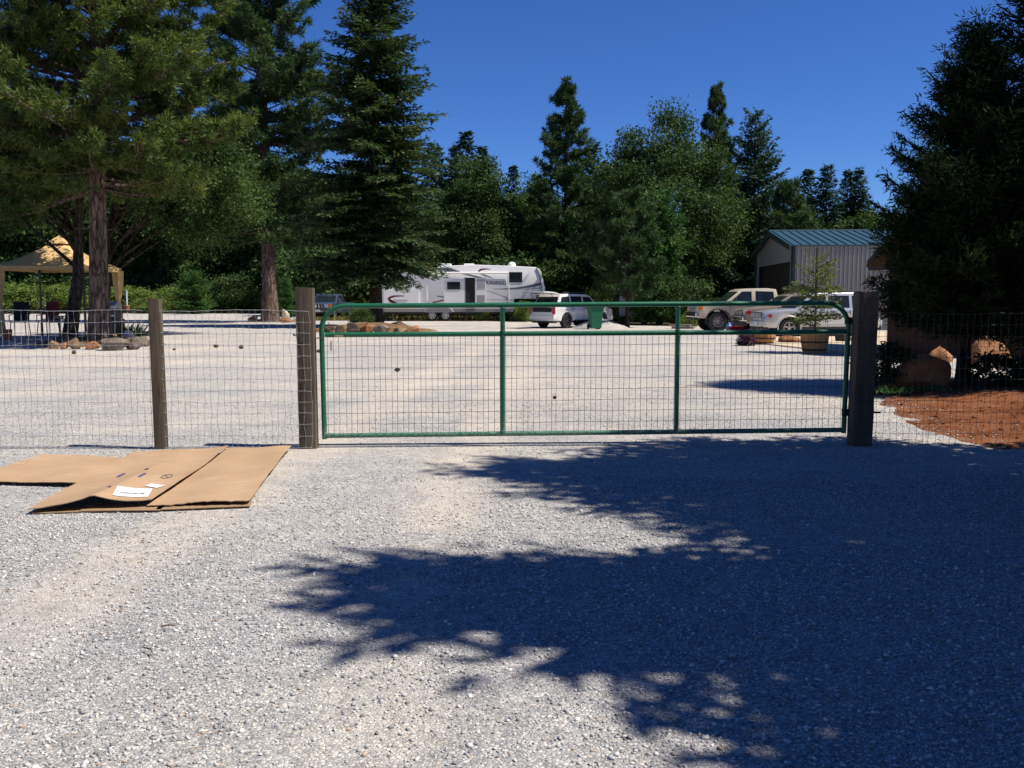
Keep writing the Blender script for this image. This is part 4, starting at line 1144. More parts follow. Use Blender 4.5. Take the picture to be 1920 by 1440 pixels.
chain([c0, c1], parent=gate)
p0 = gp(0, 633, 633)
chain([p0 + Vector((0.02, -0.03, 0)), p0 + Vector((-0.03, -0.045, -0.004)), p0 + Vector((-0.09, -0.06, -0.01)), p0 + Vector((-0.16, -0.115, 0.01)), p0 + Vector((-0.25, -0.115, 0.03)), p0 + Vector((-0.27, -0.03, 0.035))], mat='wire_dark', name='latch_chain', parent=gate)
mb = MB(); mb.tube([gp(0.012, 604, 604), gp(0.026, 620, 620), gp(0.034, 626, 626)], 0.004, 6); mb.build('latch_hook', MT['iron'], gate, smooth=True)
q = gp(0.033, 630, 630); mb = MB(); mb.box(q.x, q.y - TR - 0.002, q.z, 0.085, 0.004, 0.024); mb.build('name_plate', MT['tag_metal'], gate, bevel=0.001)
for py in (601, 773):
    h = gp(1, py, py); mb = MB()
    mb.tube([h + Vector((0, 0, -0.035)), h + Vector((0, 0, 0.035))], TR + 0.012, 12)
    mb.tube([h, h + Vector((0.12, -0.01, 0.0))], 0.017, 8)
    if py > 700: mb.tube([h + Vector((0.1, -0.01, 0)), h + Vector((0.36, -0.01, 0.0))], 0.010, 8)
    mb.build('hinge', MT['iron'], gate, smooth=True)

def fence_post(parent, x, y, w, d, h, mat, seed, rz=0.0, lean=(0, 0)):
    r = random.Random(seed); n = 14; mb = MB()
    vs = []; per = 4 * 4
    for i in range(n + 1):
        z = -0.3 + (h + 0.3) * i / n
        for s in range(4):
            for k in range(4):
                t = k / 4
                cs = [(-1, -1), (1, -1), (1, 1), (-1, 1)]
                a, b = cs[s], cs[(s + 1) % 4]
                px = a[0] + (b[0] - a[0]) * t; py = a[1] + (b[1] - a[1]) * t
                e = 0.93 if k == 0 else 1.0
                j = r.uniform(-0.02, 0.02)
                vs.append((px * w / 2 * (e + j) + lean[0] * z, py * d / 2 * (e + r.uniform(-0.02, 0.02)) + lean[1] * z, z + (r.uniform(-0.004, 0.004) if i == n else 0)))
    fs = []
    for i in range(n):
        for k in range(per):
            k2 = (k + 1) % per
            fs.append((i * per + k, i * per + k2, (i + 1) * per + k2, (i + 1) * per + k))
    fs.append(tuple(n * per + k for k in range(per)))
    mb.add(vs, fs)
    o = mb.build('post', mat, parent)
    o.location = (x, y, 0); o.rotation_euler = (0, 0, rz)
    return o
def wire_panel(parent, a, b, z0, z1, nh, sp, mat, seed, rad=0.0018, wob=0.006, slope=0.0):
    r = random.Random(seed); mb = MB()
    a = Vector(a); b = Vector(b); L = (b - a).length; n = int(L / sp)
    zs = [z0 + (z1 - z0) * i / nh for i in range(nh + 1)]
    ox = [[r.gauss(0, wob) for _ in range(nh + 1)] for _ in range(n + 1)]
    oz = [[r.gauss(0, 0.0025) + 0.006 * math.sin(i * 0.35 + k) for k in range(nh + 1)] for i in range(n + 1)]
    def pt(i, k):
        t = min(1, max(0, (i * sp + ox[i][k]) / L))
        p = a.lerp(b, t); return Vector((p.x, p.y + 0.004 * math.sin(i * 1.7 + k), zs[k] + oz[i][k] + slope * t))
    for i in range(n + 1):
        mb.tube([pt(i, k) for k in range(nh + 1)], rad, 4, cap=False)
    for k in range(nh + 1):
        mb.tube([pt(i, k) + Vector((0, -0.003, 0)) for i in range(n + 1)], rad * (1.35 if k == nh else 1.0), 4, cap=False)
    for i in range(0, n + 1):
        for k in range(nh + 1):
            p = pt(i, k); mb.tube([p + Vector((-0.006, -0.002, 0)), p + Vector((0.006, -0.002, 0))], rad * 1.9, 4)
    return mb.build('wire_mesh', mat, parent, fix=False)
gl = G(576, 842); gm = G(298, 843)
lf = thing('wire_fence', 'galvanised wire fence with two weathered posts left of the green gate', 'fence', (gl.x, gl.y, 0))
wl_ = 9.33
fence_post(lf, 0, 0.09, 0.178, 0.17, Zat(540, wl_), MT['post_wood'], 1, 0.04, (-0.006, 0))
fence_post(lf, gm.x - gl.x, gm.y - gl.y + 0.07, 0.112, 0.12, Zat(560, wl_), MT['post_wood'], 2, 0.06, (-0.010, 0))
fence_post(lf, gm.x - gl.x - 2.75, 0.12, 0.112, 0.12, 1.52, MT['post_wood'], 3, 0.03)
wire_panel(lf, (-4.6, 0.0, 0), (0.095, -0.015, 0), 0.02, Zat(582, wl_), 12, 0.0665, MT['wire_zinc'], 5)
gr_ = G(1614, 837)
rf = thing('wire_fence', 'dark wire fence with a thick shaded gate post right of the green gate', 'fence', (gr_.x, gr_.y, 0))
fence_post(rf, 0.02, 0.1, 0.212, 0.2, Zat(547, gr_.y), MT['post_dark'], 4, -0.02, (0.012, 0))
fence_post(rf, 3.0, 0.05, 0.12, 0.12, 1.45, MT['post_dark'], 6, 0.03)
wire_panel(rf, (-0.06, -0.02, 0), (5.6, -0.25, 0), 0.03, Zat(588, gr_.y), 12, 0.0665, MT['wire_dark'], 7, rad=0.0017)

# ------------------------------------------------------------------ flattened cardboard box
cbx = G(290, 905)
cb_ = thing('cardboard_box', 'flattened brown cardboard box lying open on the gravel before the left fence', 'cardboard box', (cbx.x, cbx.y, 0))
class Patch:
    def __init__(s, px4, zf):
        s.P = [G(*p) for p in px4]; s.zf = zf           # front-left, front-right, back-right, back-left
    def at(s, u, v):
        a = s.P[0].lerp(s.P[1], u); b = s.P[3].lerp(s.P[2], u); p = a.lerp(b, v)
        return Vector((p.x, p.y, s.zf(u, v)))
    def inv(s, px, py):
        z = 0.05
        for _ in range(12):
            g = G(px, py, z); u = v = 0.5
            for _ in range(10):
                p = s.at(u, v); e = 1e-4
                du = (s.at(u + e, v) - p) / e; dv = (s.at(u, v + e) - p) / e
                dx, dy = g.x - p.x, g.y - p.y
                det = du.x * dv.y - du.y * dv.x
                u += (dx * dv.y - dy * dv.x) / det; v += (du.x * dy - du.y * dx) / det
            z = s.zf(u, v)
        return u, v
    def build(s, name, label=None, nu=26, nv_=26, jag=0.0, seed=0):
        r = random.Random(seed); vs = []; t = 0.006
        jf = [r.uniform(-1, 1) for _ in range(nu + 1)]; js = [r.uniform(-1, 1) for _ in range(nv_ + 1)]
        for lay in (0, 1):
            for j in range(nv_ + 1):
                for i in range(nu + 1):
                    u, v = i / nu, j / nv_
                    uu = u + (jag * js[j] if i in (0, nu) else 0); vv = v + (jag * jf[i] if j == 0 else 0)
                    p = s.at(uu, vv) - Vector((cbx.x, cbx.y, 0))
                    vs.append((p.x, p.y, p.z - t * lay))
        N1 = (nu + 1) * (nv_ + 1); fs = []
        ix = lambda i, j, l: l * N1 + j * (nu + 1) + i
        for j in range(nv_):
            for i in range(nu):
                fs.append((ix(i, j, 0), ix(i + 1, j, 0), ix(i + 1, j + 1, 0), ix(i, j + 1, 0)))
                fs.append((ix(i, j, 1), ix(i, j + 1, 1), ix(i + 1, j + 1, 1), ix(i + 1, j, 1)))
        for i in range(nu):
            fs.append((ix(i, 0, 0), ix(i, 0, 1), ix(i + 1, 0, 1), ix(i + 1, 0, 0))); fs.append((ix(i, nv_, 0), ix(i + 1, nv_, 0), ix(i + 1, nv_, 1), ix(i, nv_, 1)))
        for j in range(nv_):
            fs.append((ix(0, j, 0), ix(0, j + 1, 0), ix(0, j + 1, 1), ix(0, j, 1))); fs.append((ix(nu, j, 0), ix(nu, j, 1), ix(nu, j + 1, 1), ix(nu, j + 1, 0)))
        o = MB().add(vs, fs).build(name, MT['cardboard'], cb_, smooth=True)
        if label: o['label'] = label
        return o
    def decal(s, px4, name, mat, dz=0.004, raw=False, n=4):
        uv = [s.inv(*p) for p in px4] if not raw else px4
        mb = MB(); vs = []
        for j in range(n + 1):
            for i in range(n + 1):
                a = [uv[0][k] + (uv[1][k] - uv[0][k]) * i / n for k in (0, 1)]; b = [uv[3][k] + (uv[2][k] - uv[3][k]) * i / n for k in (0, 1)]
                u, v = [a[k] + (b[k] - a[k]) * j / n for k in (0, 1)]
                p = s.at(u, v) - Vector((cbx.x, cbx.y, 0)); vs.append((p.x, p.y, p.z + dz))
        fs = [(j * (n + 1) + i, j * (n + 1) + i + 1, (j + 1) * (n + 1) + i + 1, (j + 1) * (n + 1) + i) for j in range(n) for i in range(n)]
        return MB().add(vs, fs).build(name, mat, cb_)
wv = lambda u, v: 0.004 * math.sin(u * 9 + v * 4) + 0.003 * math.sin(v * 13 + u * 3)
pl_ = Patch([(-70, 908), (150, 915), (275, 868), (80, 856)], lambda u, v: 0.028 + 0.012 * u + wv(u, v))
def zc_(u, v):
    ridge = math.exp(-abs(u - 0.52) / 0.25) * (1 - v) ** 1.5
    return 0.030 + 0.095 * ridge + 0.018 * v + 0.022 * max(0, u) ** 8 + 0.008 * math.sin(v * 6 + 1) * u + wv(u, v) * 0.8
pc_ = Patch([(52, 966), (284, 955), (428, 849), (250, 856)], zc_)
pr_ = Patch([(276, 956), (468, 951), (546, 846), (424, 847)], lambda u, v: 0.030 + 0.03 * u + wv(u + .3, v) * 1.2)
pl_.build('flap', 'plain left flap reaching out of the picture', seed=1, jag=0.004)
pc_.build('panel', 'middle panel buckled up at its front edge, carrying a white label', seed=2, jag=0.003)
pr_.build('panel', 'scuffed right panel with a torn corner', seed=3, jag=0.005)
# folded layers seen under the front edge
for k, (xa, xb, ya, yb) in enumerate([(60, 182, 961, 957), (150, 300, 958, 957), (318, 356, 953, 950), (290, 466, 956, 949)]):
    a = G(xa, ya, 0.012); b = G(xb, yb, 0.012); cxy = Vector((cbx.x, cbx.y, 0)); c_ = (a + b) / 2 - cxy; dv = b - a
    mb = MB(); mb.box(c_.x, c_.y + 0.06, 0.010 + 0.006 * (k % 2), dv.length, 0.16, 0.006, Matrix.Rotation(math.atan2(dv.y, dv.x), 3, 'Z')); mb.build('folded_edge', MT['brown_edge'], cb_)
lab_ = pc_.decal([(211, 929), (277, 932), (286, 917), (221, 912)], 'shipping_label', MT['white_paper'])
pc_.decal([(272, 912), (295, 916), (310, 911), (284, 908)], 'shipping_label', MT['white_paper'], 0.006)
u0 = pc_.inv(222, 926); u1 = pc_.inv(270, 927.5)
bars = MB(); rr = random.Random(9)
for i in range(22):
    t = i / 22; w_ = 0.010 * rr.uniform(0.4, 1.3)
    ua = u0[0] + (u1[0] - u0[0]) * t; va = u0[1] + (u1[1] - u0[1]) * t
    pts = [pc_.at(ua, va), pc_.at(ua + w_ * 0.5, va), pc_.at(ua + w_ * 0.5, va + 0.022), pc_.at(ua, va + 0.022)]
    bars.poly([(p.x - cbx.x, p.y - cbx.y, p.z + 0.007) for p in pts])
bars.build('barcode', MT['ink'], lab_)
for (a, b) in (((220, 894), (234, 888)), ((260, 894), (273, 888))):
    pc_.decal([(a[0] - 2, a[1]), (a[0] + 4, a[1] + .6), (b[0] + 2.5, b[1]), (b[0] - 3, b[1] - .6)], 'arrow_print', MT['ink_blue'], n=2)
for (x, y, w) in ((275, 880, 5), (205, 913, 4.5)):
    pc_.decal([(x - w, y + 1.2), (x + w - 2, y + .6), (x + w, y - 1.6), (x - w + 3, y - .8)], 'hand_hole', MT['ink'], n=2)
uc = pc_.inv(313, 894); mb = MB(); ring = []
for k in range(25):
    a = 2 * math.pi * k / 24; p = pc_.at(uc[0] + 0.045 * math.cos(a), uc[1] + 0.035 * math.sin(a)); ring.append((p.x - cbx.x, p.y - cbx.y, p.z + 0.004))
mb.tube(ring, 0.0025, 4, cap=False); mb.tube([ring[9], ring[21]], 0.002, 4); mb.build('oval_print', MT['ink'], cb_)

# ------------------------------------------------------------------ gazebo and what stands under it
gz = thing('gazebo', 'tan canvas gazebo with tied curtains behind the large pine', 'gazebo', (-17.3, 36, 0))
hw = 1.66; ez = 2.70; ap = 3.80
mb = MB(); n = 10
def roof_pt(cx, cy, t):   # gently sagging canvas
    return (cx * (1 - t), cy * (1 - t), ez + (ap - ez) * (t - 0.10 * math.sin(math.pi * t)))
cs = [(-hw, -hw), (hw, -hw), (hw, hw), (-hw, hw)]
for s in range(4):
    a, b = cs[s], cs[(s + 1) % 4]; vs = []; m = 8
    for i in range(n + 1):
        for k in range(m + 1):
            t = i / n; w_ = k / m
            p = roof_pt(a[0] + (b[0] - a[0]) * w_, a[1] + (b[1] - a[1]) * w_, t * 0.86)
            vs.append((p[0], p[1], p[2] - 0.05 * math.sin(math.pi * w_) * (1 - t)))
    mb.add(vs, [(i * (m + 1) + k, i * (m + 1) + k + 1, (i + 1) * (m + 1) + k + 1, (i + 1) * (m + 1) + k) for i in range(n) for k in range(m)])
o = mb.build('canopy', MT['canvas'], gz, smooth=True)
s_ = o.modifiers.new('thick', 'SOLIDIFY'); s_.thickness = 0.012
mb = MB(); t0 = 0.80
lo = [roof_pt(c[0], c[1], t0) for c in cs]
vs = [(p[0] * 1.12, p[1] * 1.12, p[2] + 0.07) for p in lo] + [(0, 0, ap + 0.10)]
mb.add(vs, [(0, 1, 4), (1, 2, 4), (2, 3, 4), (3, 0, 4)]); o = mb.build('vent_cap', MT['canvas'], gz)
s_ = o.modifiers.new('thick', 'SOLIDIFY'); s_.thickness = 0.012
mb = MB()
for s in range(4):
    a, b = cs[s], cs[(s + 1) % 4]
    mb.extr([(a[0], a[1], ez + 0.0), (b[0], b[1], ez + 0.0), (b[0], b[1], ez - 0.16), (a[0], a[1], ez - 0.16)], (-(0.01) * (1 if s == 1 else -1 if s == 3 else 0), -(0.01) * (1 if s == 2 else -1 if s == 0 else 0), 0))
mb.build('valance', MT['canvas'], gz)
for ci, (x, y) in enumerate(cs):
    x *= 0.97; y *= 0.97
    mb = MB(); mb.box(x, y, ez / 2 - 0.05, 0.07, 0.07, ez); mb.build('post', MT['black_metal'], gz, bevel=0.006)
    if ci in (1, 3): continue
    mb = MB(); ang = math.atan2(-y, -x)
    prof = [(0.20, ez - 0.1), (0.18, 2.1), (0.11, 1.6), (0.07, 1.35), (0.09, 1.3), (0.12, 0.9), (0.16, 0.15)]
    vs = []
    for r_, h in prof:
        for k in range(16):
            a = 2 * math.pi * k / 16; rf_ = r_ * (1 + 0.22 * math.cos(5 * a))
            vs.append((x + 0.10 * math.cos(ang) + rf_ * math.cos(a), y + 0.10 * math.sin(ang) + rf_ * 0.8 * math.sin(a), h))
    mb.add(vs, [(i * 16 + k, i * 16 + (k + 1) % 16, (i + 1) * 16 + (k + 1) % 16, (i + 1) * 16 + k) for i in range(len(prof) - 1) for k in range(16)])
    mb.build('curtain', MT['canvas'], gz, smooth=True)
def patio_chair(label, loc, rz, fab):
    c = thing('patio_chair', label, 'chair', loc, rz, 'chairs under the gazebo')
    mb = MB(); mb.box(0, 0, 0.62, 0.55, 0.52, 0.06); mb.build('seat', fab, c, bevel=0.02)
    mb = MB(); mb.box(0, 0.27, 1.02, 0.56, 0.06, 0.72, Matrix.Rotation(-0.12, 3, 'X')); mb.build('backrest', fab, c, bevel=0.02)
    for sx in (-1, 1):
        for sy in (-1, 1):
            mb = MB(); mb.tube([(sx * 0.25, sy * 0.23, 0.62), (sx * 0.29, sy * 0.3, 0)], 0.018, 6); mb.build('leg', MT['black_metal'], c, smooth=True)
        mb = MB(); mb.tube([(sx * 0.29, -0.25, 0.6), (sx * 0.3, -0.25, 0.86), (sx * 0.3, 0.26, 0.9)], 0.02, 6); mb.build('armrest', MT['black_metal'], c, smooth=True)
    return c
patio_chair('black high-backed patio chair under the gazebo, left of its dark post', (X(37, 600, 36), 36.0, 0), 0.2, MT['black_cloth'])
patio_chair('dark red high-backed patio chair under the gazebo, right of its dark post', (X(90, 600, 36.4), 36.4, 0), -0.2, MT['dark_red_cloth'])
tb = thing('patio_table', 'dark round patio table beneath the gazebo between the chairs and the leaning oak', 'table', (X(112, 610, 35.2), 35.2, 0))
mb = MB(); mb.lathe([(0.02, 0.72), (0.6, 0.72), (0.61, 0.735), (0.6, 0.75), (0.02, 0.75)], 28); mb.build('tabletop', MT['black_metal'], tb, smooth=True)
mb = MB(); mb.lathe([(0.28, 0.0), (0.26, 0.03), (0.04, 0.06), (0.035, 0.72)], 16); mb.build('pedestal', MT['black_metal'], tb, smooth=True)
mb = MB(); mb.lathe([(0.10, 0), (0.14, 0.03), (0.20, 0.11), (0.19, 0.115), (0.13, 0.04), (0.02, 0.03)], 20); o = mb.build('bowl', MT['pale_stone'], smooth=True); o.location = (X(112, 610, 35.0), 35.0, 0.75); tag(o, 'pale shallow bowl on the dark patio table under the gazebo', 'bowl')
g = G(14, 634); mb = MB(); mb.lathe([(0.13, 0), (0.15, 0.02), (0.18, 0.36), (0.19, 0.38), (0.17, 0.38), (0.14, 0.04)], 20); o = mb.build('bucket', MT['orange_plastic'], smooth=True); o.location = (X(13, 620, 34.2), 34.2, 0.0); tag(o, 'orange-red bucket at the left edge beneath the gazebo curtain', 'bucket')
# barbecue grill
g = (X(214, 634, 33.4), 33.4, 0)
bq = thing('barbecue_grill', 'black cabinet barbecue grill with steel lid right of the large pine', 'grill', g)
mb = MB(); mb.box(0, 0, 0.42, 0.62, 0.5, 0.72); mb.build('cabinet', MT['black_metal'], bq, bevel=0.015)
mb = MB(); mb.box(0, 0, 0.96, 0.5, 0.5, 0.34); mb.build('firebox', MT['black_metal'], bq, bevel=0.02)
mb = MB(); pr = [(-0.24, 1.14), (0.24, 1.14), (0.24, 1.24), (0.17, 1.36), (0.0, 1.40), (-0.17, 1.36), (-0.24, 1.24)]
mb.extr([(-0.2, y, z) for y, z in pr], (0.4, 0, 0)); lid = mb.build('lid', MT['silver_metal'], bq, bevel=0.012)
mb = MB(); mb.tube([(-0.15, -0.25, 1.2), (-0.15, -0.3, 1.2), (0.15, -0.3, 1.2), (0.15, -0.25, 1.2)], 0.012, 6); mb.build('handle', MT['chrome'], lid, smooth=True)
mb = MB(); mb.box(0.5, 0, 1.03, 0.5, 0.46, 0.05); mb.build('side_shelf', MT['black_metal'], bq, bevel=0.01)
mb = MB(); mb.box(0, -0.262, 0.9, 0.28, 0.02, 0.05); mb.build('control_panel', MT['silver_metal'], bq, bevel=0.004)
for x in (-0.27, 0.27):
    mb = MB(); mb.lathe([(0.05, -0.02), (0.06, -0.015), (0.06, 0.015), (0.05, 0.02)], 14, 'y', (x, -0.2, 0.058)); mb.build('wheel', MT['rubber'], bq, smooth=True)
mb = MB(); mb.lathe([(0.10, 0), (0.11, 0.01), (0.15, 0.22), (0.165, 0.23), (0.165, 0.26), (0.14, 0.26), (0.12, 0.06)], 20)
o = mb.build('flower_pot', MT['terracotta'], smooth=True); o.location = (g[0] + 0.50, g[1] - 0.05, 1.055); o.scale = (.8, .8, .8); tag(o, 'small terracotta pot standing on the side shelf of the grill', 'pot')
rock('cloth_bundle', 'grey cloth bundle on the ground just right of the grill', (X(243, 628, 32.6), 32.6, 0), 0.42, 0.36, 0.42, 'grey_cloth', 160, cat='bundle')
jp = tuft_plant('potted_plant', 'bushy green plant behind the grey cloth bundle', (X(241, 615, 33.6), 33.6, 0.0), 0.75, 260, MT['dark_leaf'], 17, 0.5, 0.07)
rock('garden_ornament', 'pale rounded garden ornament just right of the reddish pine trunk', (X(533, 600, 60), 60.2, 0.1), 0.6, 0.5, 0.85, 'pale_stone', 161, cat='ornament')

# ------------------------------------------------------------------ metal barn and the cabin corner
A = (X(1486, 600, 45), 45.0, 0)
bn = thing('metal_barn', 'grey corrugated steel barn with green metal roof behind the parked trucks', 'barn', A, R_(-4.3))
BL, BD, BE, BR = 13.0, 10.0, 4.02, 4.98
mb = MB(); prof = []; x = 0.0; sp = 0.20
while x < BL:
    prof += [(x, 0.0), (x + 0.13, 0.0), (x + 0.14, -0.07), (x + 0.19, -0.07)]; x += sp
n = len(prof)
mb.add([(p[0], p[1], 0) for p in prof] + [(p[0], p[1], BE) for p in prof], [(i, i + 1, n + i + 1, n + i) for i in range(n - 1)])
mb.build('wall', MT['barn_wall'], bn, fix=False)
mb = MB(); mb.poly([(BL, 0, 0), (BL, BD, 0), (BL, BD, BE), (BL, BD / 2, BR), (BL, 0, BE)]); mb.poly([(0, BD, 0), (BL, BD, 0), (BL, BD, BE), (0, BD, BE)]); mb.build('wall', MT['barn_wall'], bn)
DY0, DY1, DZ = 0.85, 9.15, 3.30
mb = MB()
for pts in ([(0, 0, 0), (0, DY0, 0), (0, DY0, BE), (0, 0, BE)], [(0, DY1, 0), (0, BD, 0), (0, BD, BE), (0, DY1, BE)], [(0, DY0, DZ), (0, DY1, DZ), (0, DY1, BE), (0, DY0, BE)], [(0, 0, BE), (0, BD, BE), (0, BD / 2, BR)]):
    mb.extr(pts, (0.06, 0, 0))
mb.build('gable_wall', MT['barn_white'], bn)
mb = MB(); mb.box(0.28, (DY0 + DY1) / 2, DZ / 2, 0.06, DY1 - DY0, DZ)
for k in range(9): mb.box(0.245, (DY0 + DY1) / 2, 0.2 + k * 0.36, 0.02, DY1 - DY0, 0.03)
mb.build('roller_door', MT['barn_door'], bn)
for yy in (0.16, BD - 0.16):
    mb = MB(); mb.box(-0.02, yy, BE / 2 - 0.03, 0.1, 0.42, BE - 0.02); mb.build('corner_trim', MT['barn_trim'], bn)
for nm, y0, y1 in (('roof', -0.10, BD / 2), ('roof', BD + 0.10, BD / 2)):
    mb = MB(); s = (BR - BE) / (BD / 2); z0 = BE - 0.02; z1 = BR + 0.03; t = 0.05
    x0, x1 = -0.25, BL + 0.25
    mb.add([(x0, y0, z0), (x1, y0, z0), (x1, y1, z1), (x0, y1, z1), (x0, y0, z0 + t), (x1, y0, z0 + t), (x1, y1, z1 + t), (x0, y1, z1 + t)], [(3, 2, 1, 0), (4, 5, 6, 7), (0, 1, 5, 4), (1, 2, 6, 5), (2, 3, 7, 6), (3, 0, 4, 7)])
    xx = x0 + 0.15
    while xx < x1 - 0.1:
        mb.add([(xx - .02, y0, z0 + t), (xx + .02, y0, z0 + t), (xx + .02, y1, z1 + t), (xx - .02, y1, z1 + t), (xx - .012, y0, z0 + t + .045), (xx + .012, y0, z0 + t + .045), (xx + .012, y1, z1 + t + .045), (xx - .012, y1, z1 + t + .045)], [(4, 5, 6, 7), (0, 1, 5, 4), (1, 2, 6, 5), (3, 0, 4, 7)])
        xx += 0.42
    mb.build(nm, MT['barn_roof'], bn)
mb = MB()
for y0, y1 in ((-0.12, BD / 2), (BD + 0.12, BD / 2)):
    mb.add([(-0.29, y0, BE - 0.22), (-0.29, y1, BR - 0.2), (-0.29, y1, BR + 0.1), (-0.29, y0, BE + 0.06), (-0.25, y0, BE - 0.22), (-0.25, y1, BR - 0.2), (-0.25, y1, BR + 0.1), (-0.25, y0, BE + 0.06)], [(0, 1, 2, 3), (4, 5, 6, 7), (0, 1, 5, 4), (2, 3, 7, 6), (0, 3, 7, 4), (1, 2, 6, 5)])
mb.build('rake_trim', MT['barn_trim'], bn)
mb = MB(); mb.tube([(-0.25, BD / 2, BR + 0.08), (BL + 0.25, BD / 2, BR + 0.08)], 0.07, 8); mb.build('ridge_cap', MT['barn_roof'], bn, smooth=True)

cbn = thing('cabin', 'brown board cabin mostly hidden behind the right-hand cedar, one dark eave showing', 'cabin', (X(1664, 600, 25), 25.0, 0), R_(-24))
ez2 = Zat(499, 25); hw2 = 2.1; ov = 0.55; pk = ez2 + (hw2 + ov) * 1.15
mb = MB(); mb.extr([(0, 0, 0), (2 * hw2, 0, 0), (2 * hw2, 0, ez2), (hw2, 0, ez2 + hw2 * 1.12), (0, 0, ez2)], (0, 5, 0)); mb.build('wall', MT['log_brown'], cbn)
for s in (-1, 1):
    mb = MB(); xo = hw2 + s * (hw2 + ov)
    mb.extr([(xo, -0.5, ez2 - 0.02), (hw2, -0.5, pk), (hw2, -0.5, pk + 0.16), (xo - s * 0.02, -0.5, ez2 + 0.14)], (0, 6, 0)); mb.build('roof', MT['dark_trim'], cbn)
mb = MB(); mb.extr([(-ov, -0.45, ez2 - 0.03), (hw2 * 2 + ov, -0.45, ez2 - 0.03), (hw2, -0.45, pk - 0.06)], (0, 0.04, 0)); mb.build('gable_board', MT['log_brown'], cbn)
mb = MB(); mb.box(hw2, -0.2, ez2 - 0.07, 2 * hw2 + 2 * ov - 0.1, 0.5, 0.08); mb.build('soffit', MT['dark_trim'], cbn)
mb = MB(); mb.box(hw2 + 0.3, -0.04, 1.05, 0.95, 0.06, 2.05); d_ = mb.build('door', MT['log_brown'], cbn, bevel=0.01)
mb = MB(); mb.tube([(hw2 + 0.65, -0.07, 1.0), (hw2 + 0.65, -0.12, 1.0)], 0.03, 8); mb.build('handle', MT['iron'], d_, smooth=True)

# ------------------------------------------------------------------ rounded prism along an axis
def inset_poly(P, d):
    n = len(P); out = []
    for i in range(n):
        a = np.array(P[i - 1], float); b = np.array(P[i], float); c = np.array(P[(i + 1) % n], float)
        e1 = b - a; e2 = c - b
        e1 /= max(np.linalg.norm(e1), 1e-9); e2 /= max(np.linalg.norm(e2), 1e-9)
        n1 = np.array([-e1[1], e1[0]]); n2 = np.array([-e2[1], e2[0]])
        m = n1 + n2; l = np.linalg.norm(m)
        if l < 1e-6: m = n1; l = 1
        m = m / l
        k = d / max(0.45, m.dot(n1))
        out.append(tuple(b + m * k))
    return out
def ring_prism(mb, P, w, r=0.05, yf=None, y0=None, y1=None):
    """P is a counter-clockwise (x,z) outline, extruded in y from -w to w with rounded rims"""
    a, b = (-w, w) if y0 is None else (y0, y1)
    lev = [(0, r), (0.29 * r, 0.29 * r), (r, 0.0)]
    rings = [(a + e, d) for e, d in lev] + [(b - e, d) for e, d in lev[::-1]]
    n = len(P); vs = []
    for y, d in rings:
        for (x, z) in inset_poly(P, d):
            vs.append((x, y * (yf(x, z) if yf else 1), z))
    fs = []
    for k in range(len(rings) - 1):
        for i in range(n):
            j = (i + 1) % n
            fs.append((k * n + i, k * n + j, (k + 1) * n + j, (k + 1) * n + i))
    fs.append(tuple(range(n))); fs.append(tuple((len(rings) - 1) * n + i for i in range(n))[::-1])
    return mb.add(vs, fs)

# ------------------------------------------------------------------ long white fifth-wheel trailer
RD = 62.5; RS = RD / 1750 * 380 / 1920
RX0 = X(680, 590, RD)
def rv(zx, zy): return (zx * RS, (715 - zy) * RS)
tr = thing('travel_trailer', 'long white fifth-wheel travel trailer with grey and maroon swooshes, entry door open', 'travel trailer', (RX0, RD, 0))
outline = [rv(*p) for p in [(168, 600), (1428, 600), (1432, 505), (1640, 505), (1650, 447), (1728, 442), (1722, 400), (1700, 310), (1684, 245), (1664, 222), (1638, 208), (1400, 195), (1050, 184), (750, 197), (690, 213), (175, 222), (165, 240)]]
mb = MB(); ring_prism(mb, outline, 0, 0.07, y0=0, y1=2.45); mb.build('body', MT['rv_white'], tr, smooth=True)
mb = MB(); ring_prism(mb, [rv(*p) for p in [(205, 628), (1425, 628), (1425, 592), (205, 592)]], 0, 0.02, y0=0.03, y1=2.42); mb.build('skirt', MT['rv_grey'], tr)
def decal(pts, name, mat, y=-0.004, th=0.004, parent=None):
    mb = MB(); q = [rv(*p) for p in pts]; mb.extr([(x, y, z) for x, z in q], (0, th, 0)); return mb.build(name, MT[mat], parent or tr)
# front cap with its dark edge line
decal([(1648, 445), (1724, 440), (1718, 400), (1697, 312), (1682, 250), (1662, 228), (1640, 216), (1672, 300), (1688, 390), (1686, 440)], 'front_cap', 'white_paper', -0.02, 0.02)
decal([(1638, 216), (1646, 214), (1677, 300), (1694, 390), (1692, 442), (1684, 442), (1686, 390), (1669, 300)], 'cap_edge', 'rv_blue', -0.024, 0.022)
def swoosh(c, w0, w1, name, mat):
    """tapering curved stripe through points c"""
    n = len(c); up = []; dn = []
    for i, (x, y) in enumerate(c):
        w = w0 + (w1 - w0) * i / (n - 1)
        up.append((x, y - w / 2)); dn.append((x, y + w / 2))
    decal(up + dn[::-1], name, mat)
def qb(p0, p1, p2, n=12):
    return [((1 - t) ** 2 * p0[0] + 2 * t * (1 - t) * p1[0] + t * t * p2[0], (1 - t) ** 2 * p0[1] + 2 * t * (1 - t) * p1[1] + t * t * p2[1]) for t in np.linspace(0, 1, n)]
decal([(690, 212), (830, 214), (930, 250), (790, 250)], 'swoosh', 'rv_blue')
decal([(940, 271), (1010, 273), (1130, 303), (1085, 303)], 'swoosh', 'rv_blue')
decal([(1110, 272), (1150, 275), (1235, 310), (1205, 305)], 'swoosh', 'rv_blue')
swoosh(qb((1210, 226), (1110, 216), (1095, 252)), 3, 26, 'swoosh', 'rv_red')
swoosh(qb((1230, 412), (1480, 420), (1684, 362)), 3, 34, 'swoosh', 'rv_blue')
